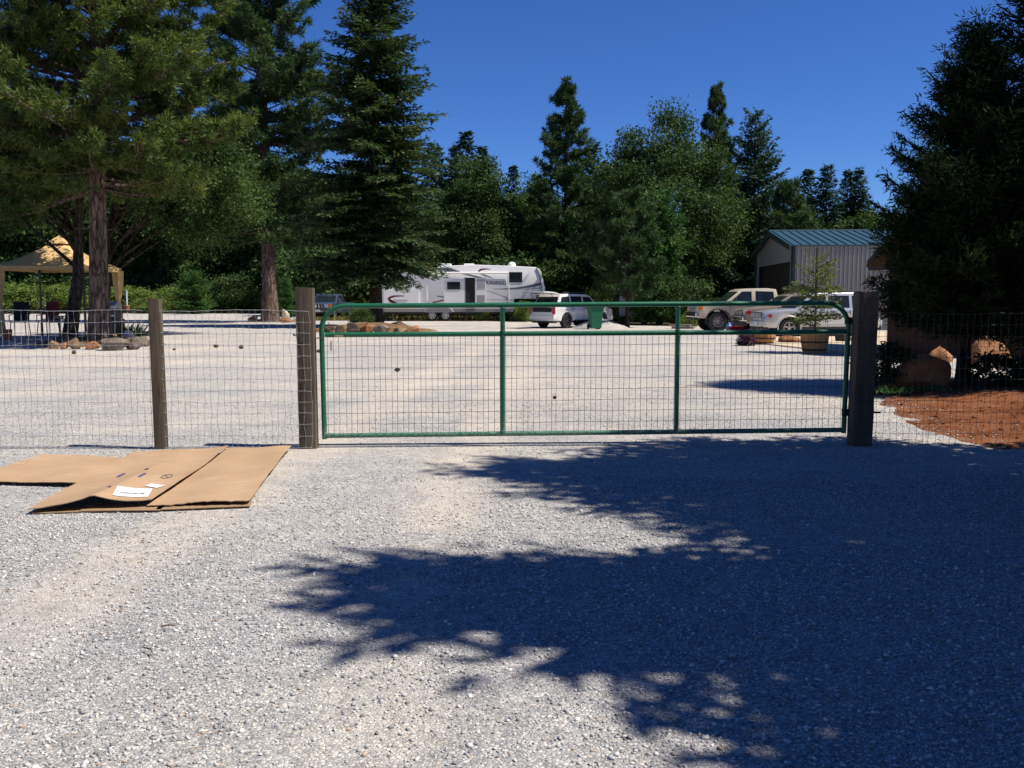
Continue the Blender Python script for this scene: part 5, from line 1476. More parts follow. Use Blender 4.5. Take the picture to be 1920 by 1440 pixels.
swoosh(qb((1400, 418), (1560, 418), (1684, 400)), 2, 18, 'swoosh', 'rv_lgrey')
swoosh(qb((660, 540), (800, 510), (955, 478)), 12, 14, 'swoosh', 'rv_red')
swoosh(qb((700, 478), (850, 500), (960, 536)), 8, 30, 'swoosh', 'rv_blue')
swoosh(qb((1170, 425), (1280, 460), (1420, 520)), 4, 16, 'swoosh', 'rv_lgrey')
decal([(205, 590), (535, 590), (535, 422), (205, 422)], 'slide_out', 'rv_white', -0.16, 0.16)
def decal2(pts, name, mat): decal(pts, name, mat, -0.165, 0.004)
q = qb((400, 478), (255, 470), (240, 515)); q2 = qb((240, 515), (262, 540), (330, 545))
sw = q + q2[1:]; 
up = [(x, y - 3 - 8 * math.sin(math.pi * i / (len(sw) - 1))) for i, (x, y) in enumerate(sw)]; dn = [(x + 8 * math.sin(math.pi * i / (len(sw) - 1)), y + 3 + 6 * math.sin(math.pi * i / (len(sw) - 1))) for i, (x, y) in enumerate(sw)]
decal2(up + dn[::-1], 'swoosh', 'rv_red')
decal([(295, 520), (430, 520), (430, 512), (295, 512)], 'slide_handle', 'rv_lgrey', -0.18, 0.02)
decal([(770, 545), (962, 545), (962, 330), (770, 330)], 'side_panel', 'rv_white', -0.03, 0.03)
for (x0, x1, y0, y1, yy, lab) in ((805, 918, 350, 412, -0.05, None), (1388, 1503, 258, 345, -0.02, None)):
    mb = MB(); P = [rv(x0 - 5, y1 + 5), rv(x1 + 5, y1 + 5), rv(x1 + 5, y0 - 5), rv(x0 - 5, y0 - 5)]; ring_prism(mb, P, 0, 0.02, y0=yy, y1=0.02); w_ = mb.build('window', MT['dark_trim'], tr, smooth=True)
    mb = MB(); a = rv(x0, y1); b_ = rv(x1, y0); mb.box((a[0] + b_[0]) / 2, yy - 0.004, (a[1] + b_[1]) / 2, b_[0] - a[0] - 0.02, 0.008, b_[1] - a[1] - 0.02); mb.build('pane', MT['glass'], w_)
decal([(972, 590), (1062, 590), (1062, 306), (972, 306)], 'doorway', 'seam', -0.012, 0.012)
decal([(964, 596), (972, 596), (972, 300), (964, 300)], 'door_frame', 'rv_lgrey', -0.03, 0.03)
mb = MB(); a = rv(1068, 590); b_ = rv(1168, 306); mb.box((a[0] + b_[0]) / 2, -0.07, (a[1] + b_[1]) / 2, b_[0] - a[0], 0.05, b_[1] - a[1]); dr_ = mb.build('door', MT['rv_white'], tr, bevel=0.01)
mb = MB(); a = rv(1082, 412); b_ = rv(1158, 322); mb.box((a[0] + b_[0]) / 2, -0.10, (a[1] + b_[1]) / 2, b_[0] - a[0], 0.014, b_[1] - a[1]); mb.build('window', MT['rv_lgrey'], dr_, bevel=0.004)
mb = MB(); a = rv(1080, 540); b_ = rv(1155, 470); mb.box((a[0] + b_[0]) / 2, -0.098, (a[1] + b_[1]) / 2, b_[0] - a[0], 0.008, b_[1] - a[1]); mb.build('screen_panel', MT['rv_grey'], dr_)
for k in range(3):
    a = rv(975, 612 + k * 26); b_ = rv(1062, 606 + k * 26); mb = MB(); mb.box((a[0] + b_[0]) / 2, -0.12 - 0.14 * k, (a[1] + b_[1]) / 2, b_[0] - a[0], 0.2, 0.035); mb.build('step', MT['dark_trim'], tr)
a = rv(600, 262); b_ = rv(1378, 262)
mb = MB(); mb.tube([(a[0], -0.11, a[1]), (b_[0], -0.11, b_[1])], 0.062, 10); mb.build('awning', MT['white_paper'], tr, smooth=True)
for xx in (606, 1378):
    p, q = rv(xx, 266), rv(xx + 4, 520); mb = MB(); mb.tube([(p[0], -0.07, p[1]), (q[0], -0.04, q[1])], 0.028, 6); mb.build('awning_arm', MT['white_paper'], tr, smooth=True)
p, q = rv(1160, 512), rv(1422, 512); mb = MB(); mb.box((p[0] + q[0]) / 2, -0.012, p[1], q[0] - p[0], 0.024, 0.05); mb.build('body_moulding', MT['rv_lgrey'], tr)
def lathe_wheel(parent, x, y, z, r, w, s, rimmat='alloy', spokes=5, rimr=0.62, name='wheel'):
    """s = +1/-1: outer face towards +y/-y"""
    mb = MB(); mb.lathe([(rimr * r * 0.9, -w / 2), (r * 0.93, -w / 2), (r, -w * 0.36), (r, w * 0.36), (r * 0.93, w / 2), (rimr * r, w / 2), (rimr * r * 0.96, w * 0.2)], 28, 'y')
    o = mb.build(name, MT['rubber'], parent, smooth=True); o.location = (x, y, z)
    if s < 0: o.rotation_euler = (0, 0, math.pi)
    mb = MB(); mb.lathe([(rimr * r, w * 0.10), (rimr * r, w * 0.47), (rimr * r * 0.90, w * 0.47), (rimr * r * 0.84, w * 0.24), (0.02, w * 0.22)], 28, 'y')
    k = mb.build('rim', MT['dark_trim'] if spokes else MT[rimmat], o, smooth=True)
    mb = MB(); mb.lathe([(rimr * r * 1.0, w * 0.44), (rimr * r * 1.0, w * 0.50), (rimr * r * 0.88, w * 0.50), (rimr * r * 0.88, w * 0.44)], 28, 'y', cap=False)
    R2 = rimr * r
    for i in range(spokes):
        an = 2 * math.pi * (i + 0.25) / spokes; m = Matrix.Rotation(-an, 3, 'Y')
        c = m @ Vector((R2 * 0.48, w * 0.40, 0)); mb.box(c.x, c.y, c.z, R2 * 0.96, w * 0.12, R2 * 0.24, m)
    mb.lathe([(R2 * 0.24, w * 0.3), (R2 * 0.24, w * 0.48), (0.01, w * 0.5)], 14, 'y')
    mb.build('spokes', MT[rimmat], o, smooth=True)
    return o
for zx in (655, 782):
    p = rv(zx, 662); lathe_wheel(tr, p[0], 0.22, 0.385, 0.385, 0.24, -1, 'alloy', 8)
mb = MB(); P = qb(rv(585, 628), rv(600, 585), rv(660, 588)) + qb(rv(780, 588), rv(840, 585), rv(855, 628))
mb.tube([(x, -0.03, z) for x, z in P], 0.05, 8); mb.build('fender', MT['rv_lgrey'], tr, smooth=True)
decal([(590, 632), (850, 632), (838, 592), (605, 592)], 'wheel_well', 'rv_grey', 0.015, 0.02)
for zx in (222, 1400):
    p = rv(zx, 628); mb = MB(); mb.box(p[0], 0.35, p[1] / 2, 0.09, 0.09, p[1]); mb.box(p[0], 0.35, 0.02, 0.25, 0.25, 0.04); mb.build('support_jack', MT['dark_trim'], tr)
mb = MB(); 
for yy in (0.5, 1.95): mb.box(rv(800, 0)[0], yy, rv(0, 640)[1], 8.6, 0.08, 0.16)
mb.build('chassis', MT['dark_trim'], tr)
p = rv(1410, 178); mb = MB(); mb.lathe([(0.27, -0.14), (0.26, 0.02), (0.20, 0.12), (0.08, 0.17), (0.01, 0.175)], 20, 'z', (p[0], 1.0, p[1])); mb.build('roof_dome', MT['white_paper'], tr, smooth=True)
for zx in (1000, 780):
    p = rv(zx, 182); mb = MB(); mb.box(p[0], 1.2, p[1] - 0.02, 0.7, 0.6, 0.22); mb.build('roof_vent', MT['white_paper'], tr, bevel=0.04)
cu = bpy.data.curves.new('lettering', 'FONT'); cu.body = 'DURANGO'; cu.size = 0.30; cu.extrude = 0.003; cu.align_x = 'LEFT'; cu.offset = 0.004
to = bpy.data.objects.new('tmp', cu); COL.objects.link(to)
bpy.context.view_layer.update()
me = bpy.data.meshes.new_from_object(to.evaluated_get(bpy.context.evaluated_depsgraph_get()))
COL.objects.unlink(to); bpy.data.objects.remove(to)
xs = [v.co.x for v in me.vertices]; p = rv(1150, 370); q = rv(1356, 370)
sx = (q[0] - p[0]) / (max(xs) - min(xs))
for v in me.vertices: v.co.x = (v.co.x - min(xs)) * sx; v.co.y *= 1.15
lt = link('lettering', me, MT['seam'], tr); lt.location = (p[0], -0.006, p[1]); lt.rotation_euler = (math.pi / 2, 0, 0)

# ------------------------------------------------------------------ cars and pickups
def arc_bottom(zb, wheels, x0, x1):
    """bottom line from rear (x0) to front (x1) with wheel arches"""
    pts = [(x0, zb)]
    for (xw, zw, ra) in wheels:
        a0 = math.pi - math.asin(max(-1, min(1, (zb - zw) / ra)))
        a1 = math.asin(max(-1, min(1, (zb - zw) / ra)))
        for k in range(15):
            a = a0 + (a1 - a0) * k / 14
            pts.append((xw + ra * math.cos(a), zw + ra * math.sin(a)))
    pts.append((x1, zb))
    return pts
def vehicle(name, label, cat, loc, rz, sp):
    v = thing(name, label, cat, loc, rz, None)
    w = sp['w']; L2 = sp['L'] / 2
    def yf(x, z):   # plan taper of nose and tail
        e = max(0, (abs(x) - L2 * 0.72) / (L2 * 0.28))
        return 1 - 0.10 * e ** 2 - 0.03 * max(0, 0.62 - z)
    wh = [(sp['wr'], sp['r'], sp['ra']), (sp['wf'], sp['r'], sp['ra'])]
    body = arc_bottom(sp['zb'], wh, *sp['xb']) + sp['top']
    mb = MB(); ring_prism(mb, body, w, sp.get('rr', 0.06), yf); mb.build('body', sp['paint'], v, smooth=True)
    gh = sp['gh']; zb = min(p[1] for p in gh) ; zt = max(p[1] for p in gh); wb = w - 0.05; wt = w - sp.get('tumble', 0.2)
    yg = lambda z: wb + (wt - wb) * max(0, (z - zb)) / (zt - zb)
    mb = MB(); ring_prism(mb, gh, 1.0, 0.045, lambda x, z: yg(z)); mb.build('cabin', sp.get('cab_paint', sp['paint']), v, smooth=True)
    for s in (-1, 1):
        for win in sp['wins']:
            mb = MB(); mb.add([(x, s * (yg(z) + 0.006), z) for x, z in win] + [(x, s * (yg(z) - 0.03), z) for x, z in win], [tuple(range(len(win)))] + [(i, (i + 1) % len(win), len(win) + (i + 1) % len(win), len(win) + i) for i in range(len(win))])
            mb.build('window', MT['glass'], v)
        for xs_, z0, z1 in sp['seams']:
            mb = MB(); mb.box(xs_, s * (w - 0.005), (z0 + z1) / 2, 0.014, 0.014, z1 - z0); mb.build('door_seam', MT['seam'], v)
        for hx, hz in sp['handles']:
            mb = MB(); mb.box(hx, s * (w + 0.012), hz, 0.16, 0.03, 0.035); mb.build('door_handle', sp.get('handle_mat', MT['dark_trim']), v, bevel=0.008)
        if 'mirror' in sp:
            mx, mz = sp['mirror']; mb = MB(); mb.box(mx, s * (w + 0.12), mz, 0.1, 0.2, sp.get('mh', 0.16)); mb.build('mirror', sp.get('mirror_mat', MT['dark_trim']), v, bevel=0.03)
        if 'mould' in sp:
            x0, x1, z, m_ = sp['mould']; mb = MB(); mb.box((x0 + x1) / 2, s * (w + 0.004), z, x1 - x0, 0.02, 0.06); mb.build('side_moulding', m_, v, bevel=0.006)
        if sp.get('flare'):
            for (xw, zw, ra) in wh:
                pts = [(xw + (ra + 0.02) * math.cos(a), s * (w - 0.01), zw + (ra + 0.02) * math.sin(a)) for a in np.linspace(-0.15, math.pi + 0.15, 18)]
                mb = MB(); mb.tube(pts, 0.026, 6); mb.build('flare_or_arch_shade', sp['flare'], v, smooth=True)
        for xw in (sp['wr'], sp['wf']):
            lathe_wheel(v, xw, s * (w - 0.14), sp['r'], sp['r'], 0.25, s, sp.get('rim', 'alloy'), sp.get('spokes', 5), sp.get('rimr', 0.62))
    # windshield and rear glass on the slanted cabin ends
    def end_glass(b, t, name, sgn):
        lo = np.array(b) + (np.array(t) - np.array(b)) * 0.10; hi = np.array(b) + (np.array(t) - np.array(b)) * 0.88
        nx = (t[1] - b[1]); nz = -(t[0] - b[0]); l = math.hypot(nx, nz); nx, nz = nx / l * sgn, nz / l * sgn
        e = 0.012; yl = yg(lo[1]) - 0.08; yh = yg(hi[1]) - 0.09
        mb = MB(); mb.extr([(lo[0] + nx * e, -yl, lo[1] + nz * e), (lo[0] + nx * e, yl, lo[1] + nz * e), (hi[0] + nx * e, yh, hi[1] + nz * e), (hi[0] + nx * e, -yh, hi[1] + nz * e)], (-nx * 0.03, 0, -nz * 0.03))
        mb.build(name, MT['glass'], v)
    end_glass(*sp['ws'], 'windshield', 1)
    if 'rw' in sp: end_glass(*sp['rw'], 'rear_window', -1)
    def boxes(key, name, mat, bev=0.02):
        for (x, y, z, a, b, c) in sp.get(key, []):
            for s in ((-1, 1) if y else (1,)):
                mb = MB(); mb.box(x, s * y, z, a, b, c); mb.build(name, mat, v, bevel=bev)
    boxes('fbump', 'front_bumper', sp.get('fb_mat', sp['paint']), 0.04); boxes('rbump', 'rear_bumper', sp.get('rb_mat', sp['paint']), 0.04)
    boxes('head', 'headlight', MT['clear_lamp']); boxes('tail', 'tail_light', MT['red_lamp']); boxes('amber', 'turn_signal', MT['amber_lamp'], 0.008); boxes('mark', 'marker_light', MT['red_lamp'], 0.008); boxes('fog', 'fog_light', MT['clear_lamp'])
    for (x, z, wd, ht, nb) in sp.get('grille', []):
        mb = MB(); mb.box(x, 0, z, 0.04, wd, ht); g_ = mb.build('grille', MT['dark_trim'], v, bevel=0.01)
        for k in range(nb):
            mb = MB(); mb.box(x + 0.025, -wd / 2 + wd * (k + 0.5) / nb, z, 0.03, wd / nb * 0.42, ht * 0.86); mb.build('grille_bar', sp.get('gbar', MT['chrome']), g_, bevel=0.008)
    if 'rails' in sp:
        x0, x1, z = sp['rails']
        for s in (-1, 1):
            mb = MB(); mb.tube([(x0, s * (wt - 0.06), z - 0.05), (x0 + 0.1, s * (wt - 0.06), z), (x1 - 0.1, s * (wt - 0.06), z), (x1, s * (wt - 0.06), z - 0.05)], 0.022, 8); mb.build('roof_rail', MT['dark_trim'], v, smooth=True)
    for s in (-1, 1):
        xa_, xb_ = sp['wr'] + sp['ra'] + 0.02, sp['wf'] - sp['ra'] - 0.02
        mb = MB(); mb.box((xa_ + xb_) / 2, s * (w - 0.03), sp['zb'] + 0.02, xb_ - xa_, 0.05, 0.10); mb.build('sill', MT['dark_trim'], v, bevel=0.015)
    for xe_, nm_ in ((L2 - 0.10, 'front_valance'), (-L2 + 0.10, 'rear_valance')):
        mb = MB(); mb.box(xe_, 0, sp['zb'] - 0.01, 0.22, w * 1.72, 0.16); mb.build(nm_, MT['dark_trim'], v, bevel=0.03)
    mb = MB(); mb.box((sp['xb'][0] + sp['xb'][1]) / 2, 0, sp['zb'] + 0.02, sp['L'] * 0.8, w * 1.5, 0.14); mb.build('underbody', MT['dark_trim'], v)
    for (x, y, z, sx_) in sp.get('plate', []):
        mb = MB(); mb.box(x, y, z, 0.015, 0.31, 0.16); mb.build('licence_plate', MT['white_paper'], v, bevel=0.004)
    return v

def suv(paint, **k):
    d = dict(L=4.75, w=0.92, r=0.37, ra=0.44, wr=-1.38, wf=1.40, zb=0.36, xb=(-2.25, 2.20), paint=paint,
        top=[(2.34, 0.44), (2.37, 0.62), (2.33, 0.86), (2.22, 0.98), (1.75, 1.06), (1.15, 1.10), (-2.20, 1.12), (-2.30, 1.02), (-2.34, 0.7), (-2.32, 0.46)],
        gh=[(-2.14, 1.09), (1.18, 1.09), (0.48, 1.66), (0.2, 1.73), (-1.2, 1.75), (-1.75, 1.70)],
        wins=[[(0.93, 1.15), (-0.08, 1.15), (-0.08, 1.60), (0.45, 1.58)], [(-0.18, 1.15), (-1.02, 1.15), (-1.02, 1.62), (-0.18, 1.62)], [(-1.14, 1.15), (-1.92, 1.15), (-1.70, 1.58), (-1.14, 1.62)]],
        ws=((1.18, 1.09), (0.48, 1.66)), rw=((-2.14, 1.09), (-1.75, 1.70)),
        seams=[(0.98, 0.5, 1.08), (-0.13, 0.42, 1.08), (-1.04, 0.82, 1.08)], handles=[(0.08, 0.98), (-0.92, 0.98)], mirror=(0.78, 1.16),
        fbump=[(2.28, 0, 0.52, 0.22, 1.66, 0.26)], rbump=[(-2.28, 0, 0.55, 0.2, 1.7, 0.26)],
        head=[(2.27, 0.66, 0.84, 0.14, 0.34, 0.16)], tail=[(-2.28, 0.76, 0.92, 0.1, 0.16, 0.36)], mark=[(2.16, 0.875, 0.84, 0.12, 0.06, 0.12)], fog=[(2.38, 0.6, 0.5, 0.04, 0.14, 0.1)],
        grille=[(2.335, 0.80, 0.78, 0.26, 7)], rails=(-1.6, 0.2, 1.80), plate=[(2.41, 0.0, 0.52, 1)])
    d.update(k); return d
def pickup(paint, **k):
    d = dict(L=5.9, w=1.0, r=0.44, ra=0.53, wr=-1.75, wf=1.95, zb=0.55, xb=(-2.85, 2.72), paint=paint,
        top=[(2.88, 0.64), (2.92, 0.8), (2.88, 1.12), (2.78, 1.26), (1.60, 1.36), (1.2, 1.34), (-0.92, 1.34), (-0.98, 1.36), (-2.86, 1.36), (-2.92, 1.28), (-2.92, 0.66)],
        gh=[(-0.86, 1.31), (1.66, 1.31), (0.92, 1.88), (0.70, 1.95), (-0.3, 1.97), (-0.72, 1.92)],
        wins=[[(1.36, 1.38), (0.42, 1.38), (0.42, 1.83), (0.86, 1.82)], [(0.24, 1.38), (-0.62, 1.38), (-0.58, 1.82), (0.24, 1.84)]],
        ws=((1.66, 1.31), (0.92, 1.88)), rw=((-0.86, 1.31), (-0.72, 1.92)), tumble=0.17,
        seams=[(1.42, 0.62, 1.32), (0.33, 0.6, 1.32), (-0.66, 0.62, 1.32), (-0.95, 0.6, 1.34)], handles=[(0.46, 1.2), (-0.54, 1.2)], mirror=(1.22, 1.42), mh=0.26,
        fbump=[(2.88, 0, 0.78, 0.2, 1.86, 0.24)], fb_mat=MT['chrome'], rbump=[(-2.92, 0, 0.74, 0.2, 1.86, 0.2)], rb_mat=MT['chrome'],
        head=[(2.86, 0.72, 1.10, 0.12, 0.36, 0.24)], amber=[(2.76, 0.955, 1.08, 0.2, 0.06, 0.16)], tail=[(-2.9, 0.88, 1.1, 0.08, 0.14, 0.4)],
        grille=[(2.895, 1.08, 1.02, 0.3, 5)], plate=[])
    d.update(k); return d
def at(px, D): return (X(px, 600, D), D, 0)
W_ = 0.0
# silver SUV: nose to the left, near side at about 36.4 m
jx = at(1528, 37.3)
vehicle('parked_suv', 'silver SUV with slotted grille parked behind the barrel planters, nearest of the three vehicles', 'SUV', jx, math.pi + R_(5), suv(MT['silver_car'], mould=(-1.0, 1.0, 0.56, MT['chrome']), grille=[(2.335, 0.82, 0.86, 0.30, 7)], flare=MT['silver_car'], head=[(2.27, 0.66, 0.84, 0.14, 0.30, 0.15)]))
vehicle('parked_pickup', 'tan pickup with dark headlights parked between the silver SUV and the cream crew cab', 'pickup truck', at(1497, 40.2), math.pi + R_(3), pickup(MT['tan_car'], L=5.3, w=0.9, wr=-1.6, wf=1.75, xb=(-2.55, 2.45), r=0.38, ra=0.46, zb=0.46,
    top=[(2.58, 0.54), (2.62, 0.7), (2.58, 0.96), (2.45, 1.08), (1.35, 1.18), (0.9, 1.2), (-0.92, 1.2), (-2.58, 1.22), (-2.64, 1.16), (-2.64, 0.56)],
    gh=[(-0.86, 1.17), (1.42, 1.17), (0.62, 1.66), (0.4, 1.72), (-0.3, 1.72), (-0.7, 1.68)], wins=[[(1.1, 1.22), (0.3, 1.22), (0.3, 1.6), (0.58, 1.6)], [(0.18, 1.22), (-0.62, 1.22), (-0.58, 1.6), (0.18, 1.62)]],
    ws=((1.42, 1.17), (0.62, 1.66)), rw=((-0.86, 1.17), (-0.7, 1.68)), seams=[(1.2, 0.55, 1.16), (0.24, 0.52, 1.16)], handles=[(0.36, 1.05), (-0.54, 1.05)], mirror=(1.0, 1.28), mh=0.18,
    fbump=[(2.6, 0, 0.66, 0.2, 1.7, 0.22)], head=[(2.54, 0.66, 0.93, 0.12, 0.3, 0.18)], amber=[], mark=[(2.44, 0.85, 0.93, 0.2, 0.06, 0.12)], tail=[(-2.62, 0.8, 1.0, 0.08, 0.14, 0.34)], rbump=[(-2.64, 0, 0.62, 0.2, 1.7, 0.2)], grille=[(2.595, 0.9, 0.95, 0.22, 4)], flare=MT['tan_car']))
vehicle('parked_pickup', 'cream crew-cab pickup on large tyres, leftmost of the three vehicles by the barn', 'pickup truck', at(1414, 43.2), math.pi + R_(3), pickup(MT['cream_car'], flare=MT['dark_trim'], spokes=8, rimr=0.52, r=0.46, ra=0.56, zb=0.62, mould=(-0.6, 1.3, 0.78, MT['chrome'])))  # dark flares paint in the shade along the wheel-arch edges
wv_ = at(1073, 49.2)
ws_ = vehicle('parked_suv', 'white SUV with its rear hatch raised, parked between the white trailer and the green bin', 'SUV', wv_, R_(45), suv(MT['white_car'], L=4.5, rw=((-2.14, 1.09), (-1.80, 1.66)), mark=[], tail=[(-2.30, 0.78, 0.92, 0.1, 0.16, 0.38)], plate=[], grille=[(2.335, 0.80, 0.78, 0.26, 5)], spokes=6, rim='dark_trim', rimr=0.6,
    rails=(-1.5, 0.3, 1.82)))
mb = MB(); mb.extr([(-2.325, -0.66, 0.66), (-2.325, 0.66, 0.66), (-2.325, 0.66, 1.06), (-2.325, -0.66, 1.06)], (0.01, 0, 0)); mb.build('cargo_opening', MT['seam'], ws_)
mb = MB(); ht = [(-1.78, 1.735), (-2.2, 1.83), (-2.7, 1.86), (-3.0, 1.85), (-3.02, 1.80), (-2.7, 1.79), (-2.2, 1.76), (-1.80, 1.69)]
ring_prism(mb, ht, 0.76, 0.02); hd = mb.build('tailgate', MT['white_car'], ws_, smooth=True)
mb = MB(); mb.extr([(-2.05, -0.6, 1.742), (-2.6, -0.6, 1.778), (-2.6, 0.6, 1.778), (-2.05, 0.6, 1.742)], (0, 0, -0.012)); mb.build('pane', MT['glass'], hd)
for s in (-1, 1):
    mb = MB(); mb.tube([(-2.16, s * 0.72, 1.35), (-2.42, s * 0.7, 1.77)], 0.014, 6); mb.build('gas_strut', MT['iron'], ws_, smooth=True)
vehicle('parked_pickup', 'old dark slate-blue pickup facing the camera, half hidden by the left gate post', 'pickup truck', (X(612, 590, 66), 67.6, 0), -math.pi / 2 - R_(9), pickup(MT['blue_car'], L=5.3, w=0.95, wr=-1.6, wf=1.72, xb=(-2.55, 2.45), r=0.4, ra=0.48, zb=0.52,
    top=[(2.58, 0.6), (2.62, 0.76), (2.6, 1.1), (2.5, 1.18), (1.35, 1.26), (0.9, 1.24), (-0.6, 1.24), (-2.58, 1.24), (-2.64, 1.2), (-2.64, 0.6)],
    gh=[(-0.6, 1.2), (1.38, 1.2), (0.72, 1.78), (0.5, 1.84), (-0.3, 1.84), (-0.5, 1.8)], wins=[[(1.08, 1.26), (0.0, 1.26), (0.0, 1.74), (0.66, 1.72)], [(-0.1, 1.26), (-0.46, 1.26), (-0.42, 1.72), (-0.1, 1.74)]],
    ws=((1.38, 1.2), (0.72, 1.78)), rw=((-0.6, 1.2), (-0.5, 1.8)), seams=[(1.2, 0.6, 1.2), (-0.05, 0.6, 1.2)], handles=[(0.1, 1.08)], mirror=(1.0, 1.38), mirror_mat=MT['chrome'],
    fbump=[(2.62, 0, 0.68, 0.18, 1.84, 0.2)], head=[(2.6, 0.62, 0.98, 0.06, 0.3, 0.2)], amber=[(2.54, 0.87, 0.98, 0.14, 0.14, 0.3)], tail=[(-2.62, 0.86, 1.0, 0.08, 0.12, 0.34)], rbump=[(-2.64, 0, 0.66, 0.2, 1.7, 0.2)], grille=[(2.61, 0.98, 0.86, 0.28, 4)], plate=[(2.72, 0, 0.66, 1)], rimr=0.55))

# ------------------------------------------------------------------ green bin
g = G(1117, 617.5)
bi = thing('wheelie_bin', 'tall green wheeled waste bin in front of the gravel heap beside the white SUV', 'waste bin', (g.x, g.y + 0.3, 0), R_(12))
mb = MB(); a, b_ = 0.25, 0.33
mb.add([(-a, -a, 0.05), (a, -a, 0.05), (a, a, 0.05), (-a, a, 0.05), (-b_, -b_, 1.06), (b_, -b_, 1.06), (b_, b_, 1.06), (-b_, b_, 1.06)], [(3, 2, 1, 0), (4, 5, 6, 7), (0, 1, 5, 4), (1, 2, 6, 5), (2, 3, 7, 6), (3, 0, 4, 7)])
mb.build('body', MT['bin_green'], bi, bevel=0.035, seg=3)
mb = MB(); mb.box(0, 0, 1.06, 2 * b_ + 0.07, 2 * b_ + 0.07, 0.06); mb.build('rim', MT['bin_green'], bi, bevel=0.02)
mb = MB(); mb.extr([(-b_ - 0.03, -b_ - 0.05, 1.095), (b_ + 0.03, -b_ - 0.05, 1.095), (b_ + 0.03, -b_ + 0.1, 1.15), (b_ + 0.03, b_ + 0.03, 1.19), (-b_ - 0.03, b_ + 0.03, 1.19), (-b_ - 0.03, -b_ + 0.1, 1.15)][:2] + [(b_ + 0.03, -b_ - 0.05, 1.13), (-b_ - 0.03, -b_ - 0.05, 1.13)], (0, 2 * b_ + 0.08, 0.03)); mb.build('lid', MT['bin_green'], bi, bevel=0.02)
mb = MB(); mb.tube([(-0.25, b_ + 0.02, 1.02), (-0.25, b_ + 0.1, 1.05), (0.25, b_ + 0.1, 1.05), (0.25, b_ + 0.02, 1.02)], 0.02, 6); mb.build('handle', MT['bin_green'], bi, smooth=True)
for s in (-1, 1):
    mb = MB(); mb.lathe([(0.06, -0.03), (0.13, -0.03), (0.14, -0.02), (0.14, 0.02), (0.13, 0.03), (0.06, 0.03)], 18, 'y'); o = mb.build('wheel', MT['rubber'], bi, smooth=True); o.location = (s * 0.29, 0.24, 0.14); o.rotation_euler = (0, 0, math.pi / 2)

# ------------------------------------------------------------------ barrel planters
def barrel(label, px, py, rad, h):
    g = G(px, py)
    t = thing('barrel_planter', label, 'planter', (g.x, g.y + rad, 0), 0.3)
    n = 18; mb = MB()
    for i in range(n):
        a0 = 2 * math.pi * (i + 0.03) / n; a1 = 2 * math.pi * (i + 0.97) / n; vs = []
        for k in range(6):
            q = k / 5; r_ = rad * (0.80 + 0.20 * math.sin(q * math.pi / 2))
            for a in (a0, a1): vs += [(r_ * math.cos(a), r_ * math.sin(a), h * q), ((r_ - 0.025) * math.cos(a), (r_ - 0.025) * math.sin(a), h * q)]
        fs = []
        for k in range(5):
            b = k * 4
            fs += [(b, b + 2, b + 6, b + 4), (b + 1, b + 5, b + 7, b + 3), (b, b + 4, b + 5, b + 1), (b + 2, b + 3, b + 7, b + 6)]
        fs += [(20, 22, 23, 21), (0, 1, 3, 2)]
        mb.add(vs, fs)
    mb.build('staves', MT['barrel'], t)
    for q in (0.12, 0.5, 0.93)[:2]:
        r_ = rad * (0.80 + 0.20 * math.sin((q + 0.04) * math.pi / 2)) + 0.004
        mb = MB(); mb.lathe([(r_ - 0.006, h * q), (r_, h * q), (r_ + 0.004, h * q + 0.05), (r_ - 0.006, h * q + 0.05)], 36); mb.build('hoop', MT['hoop'], t, smooth=True)
    mb = MB(); mb.lathe([(0.01, h - 0.06), (rad * 0.96, h - 0.06), (rad * 0.96, h - 0.07), (0.01, h - 0.07)], 24); mb.build('soil', MT['island_soil'], t)
    return t
g = G(1535, 663)
bp = barrel('oak half-barrel planter at the pad edge holding a small conifer', 1535, 663, 0.385, 0.56)
sap = fir('sapling_tree', 'small sunlit conifer sapling growing in the half-barrel planter before the silver SUV', (bp.location.x, bp.location.y, 0.5), 2.4, 0.3, 0.98, 171, 0.035, MT['sapling'], MT['bark_limb'], step=0.17, nbr=4, shoot=0.085, ql=0.115, qw=0.034, spacing=0.075, droop=0.15, up=0.2, fan=0.4, prof=lambda t: (0.75 + 0.25 * min(1, t * 4)) * (1 - t) ** 0.6 + 0.04)
bp2 = barrel('low half-barrel planter beside the purple-leaved bush', 1437, 646.5, 0.40, 0.36)
broadleaf('flowering_bush', 'dark purple-leaved bush sprawling left of the low barrel planter', (X(1403, 646, 29.8), 30.0, 0), 0.5, 0.22, 0.34, 0.24, 172, 0.012, MT['purple_leaf'], MT['bark_limb'], ncl=34, per=90, leaf=0.06, clr=0.24, cat='bush', stems=4, forks=6)
broadleaf('flowering_bush', 'low reddish plant spilling over the rim of the low barrel planter', (bp2.location.x, bp2.location.y, 0.28), 0.2, 0.1, 0.3, 0.09, 173, 0.008, MT['purple_leaf'], MT['bark_limb'], ncl=16, per=60, leaf=0.05, clr=0.24, cat='plant', stems=3, forks=3)
rock_px('rust-brown rock on the pad left of the tall barrel planter', 1462, 1512, 630, 644, 'rock_red', 181)
rock_px('brown rock on the pad right of the tall barrel planter', 1566, 1602, 622, 642, 'rock_dark', 182)

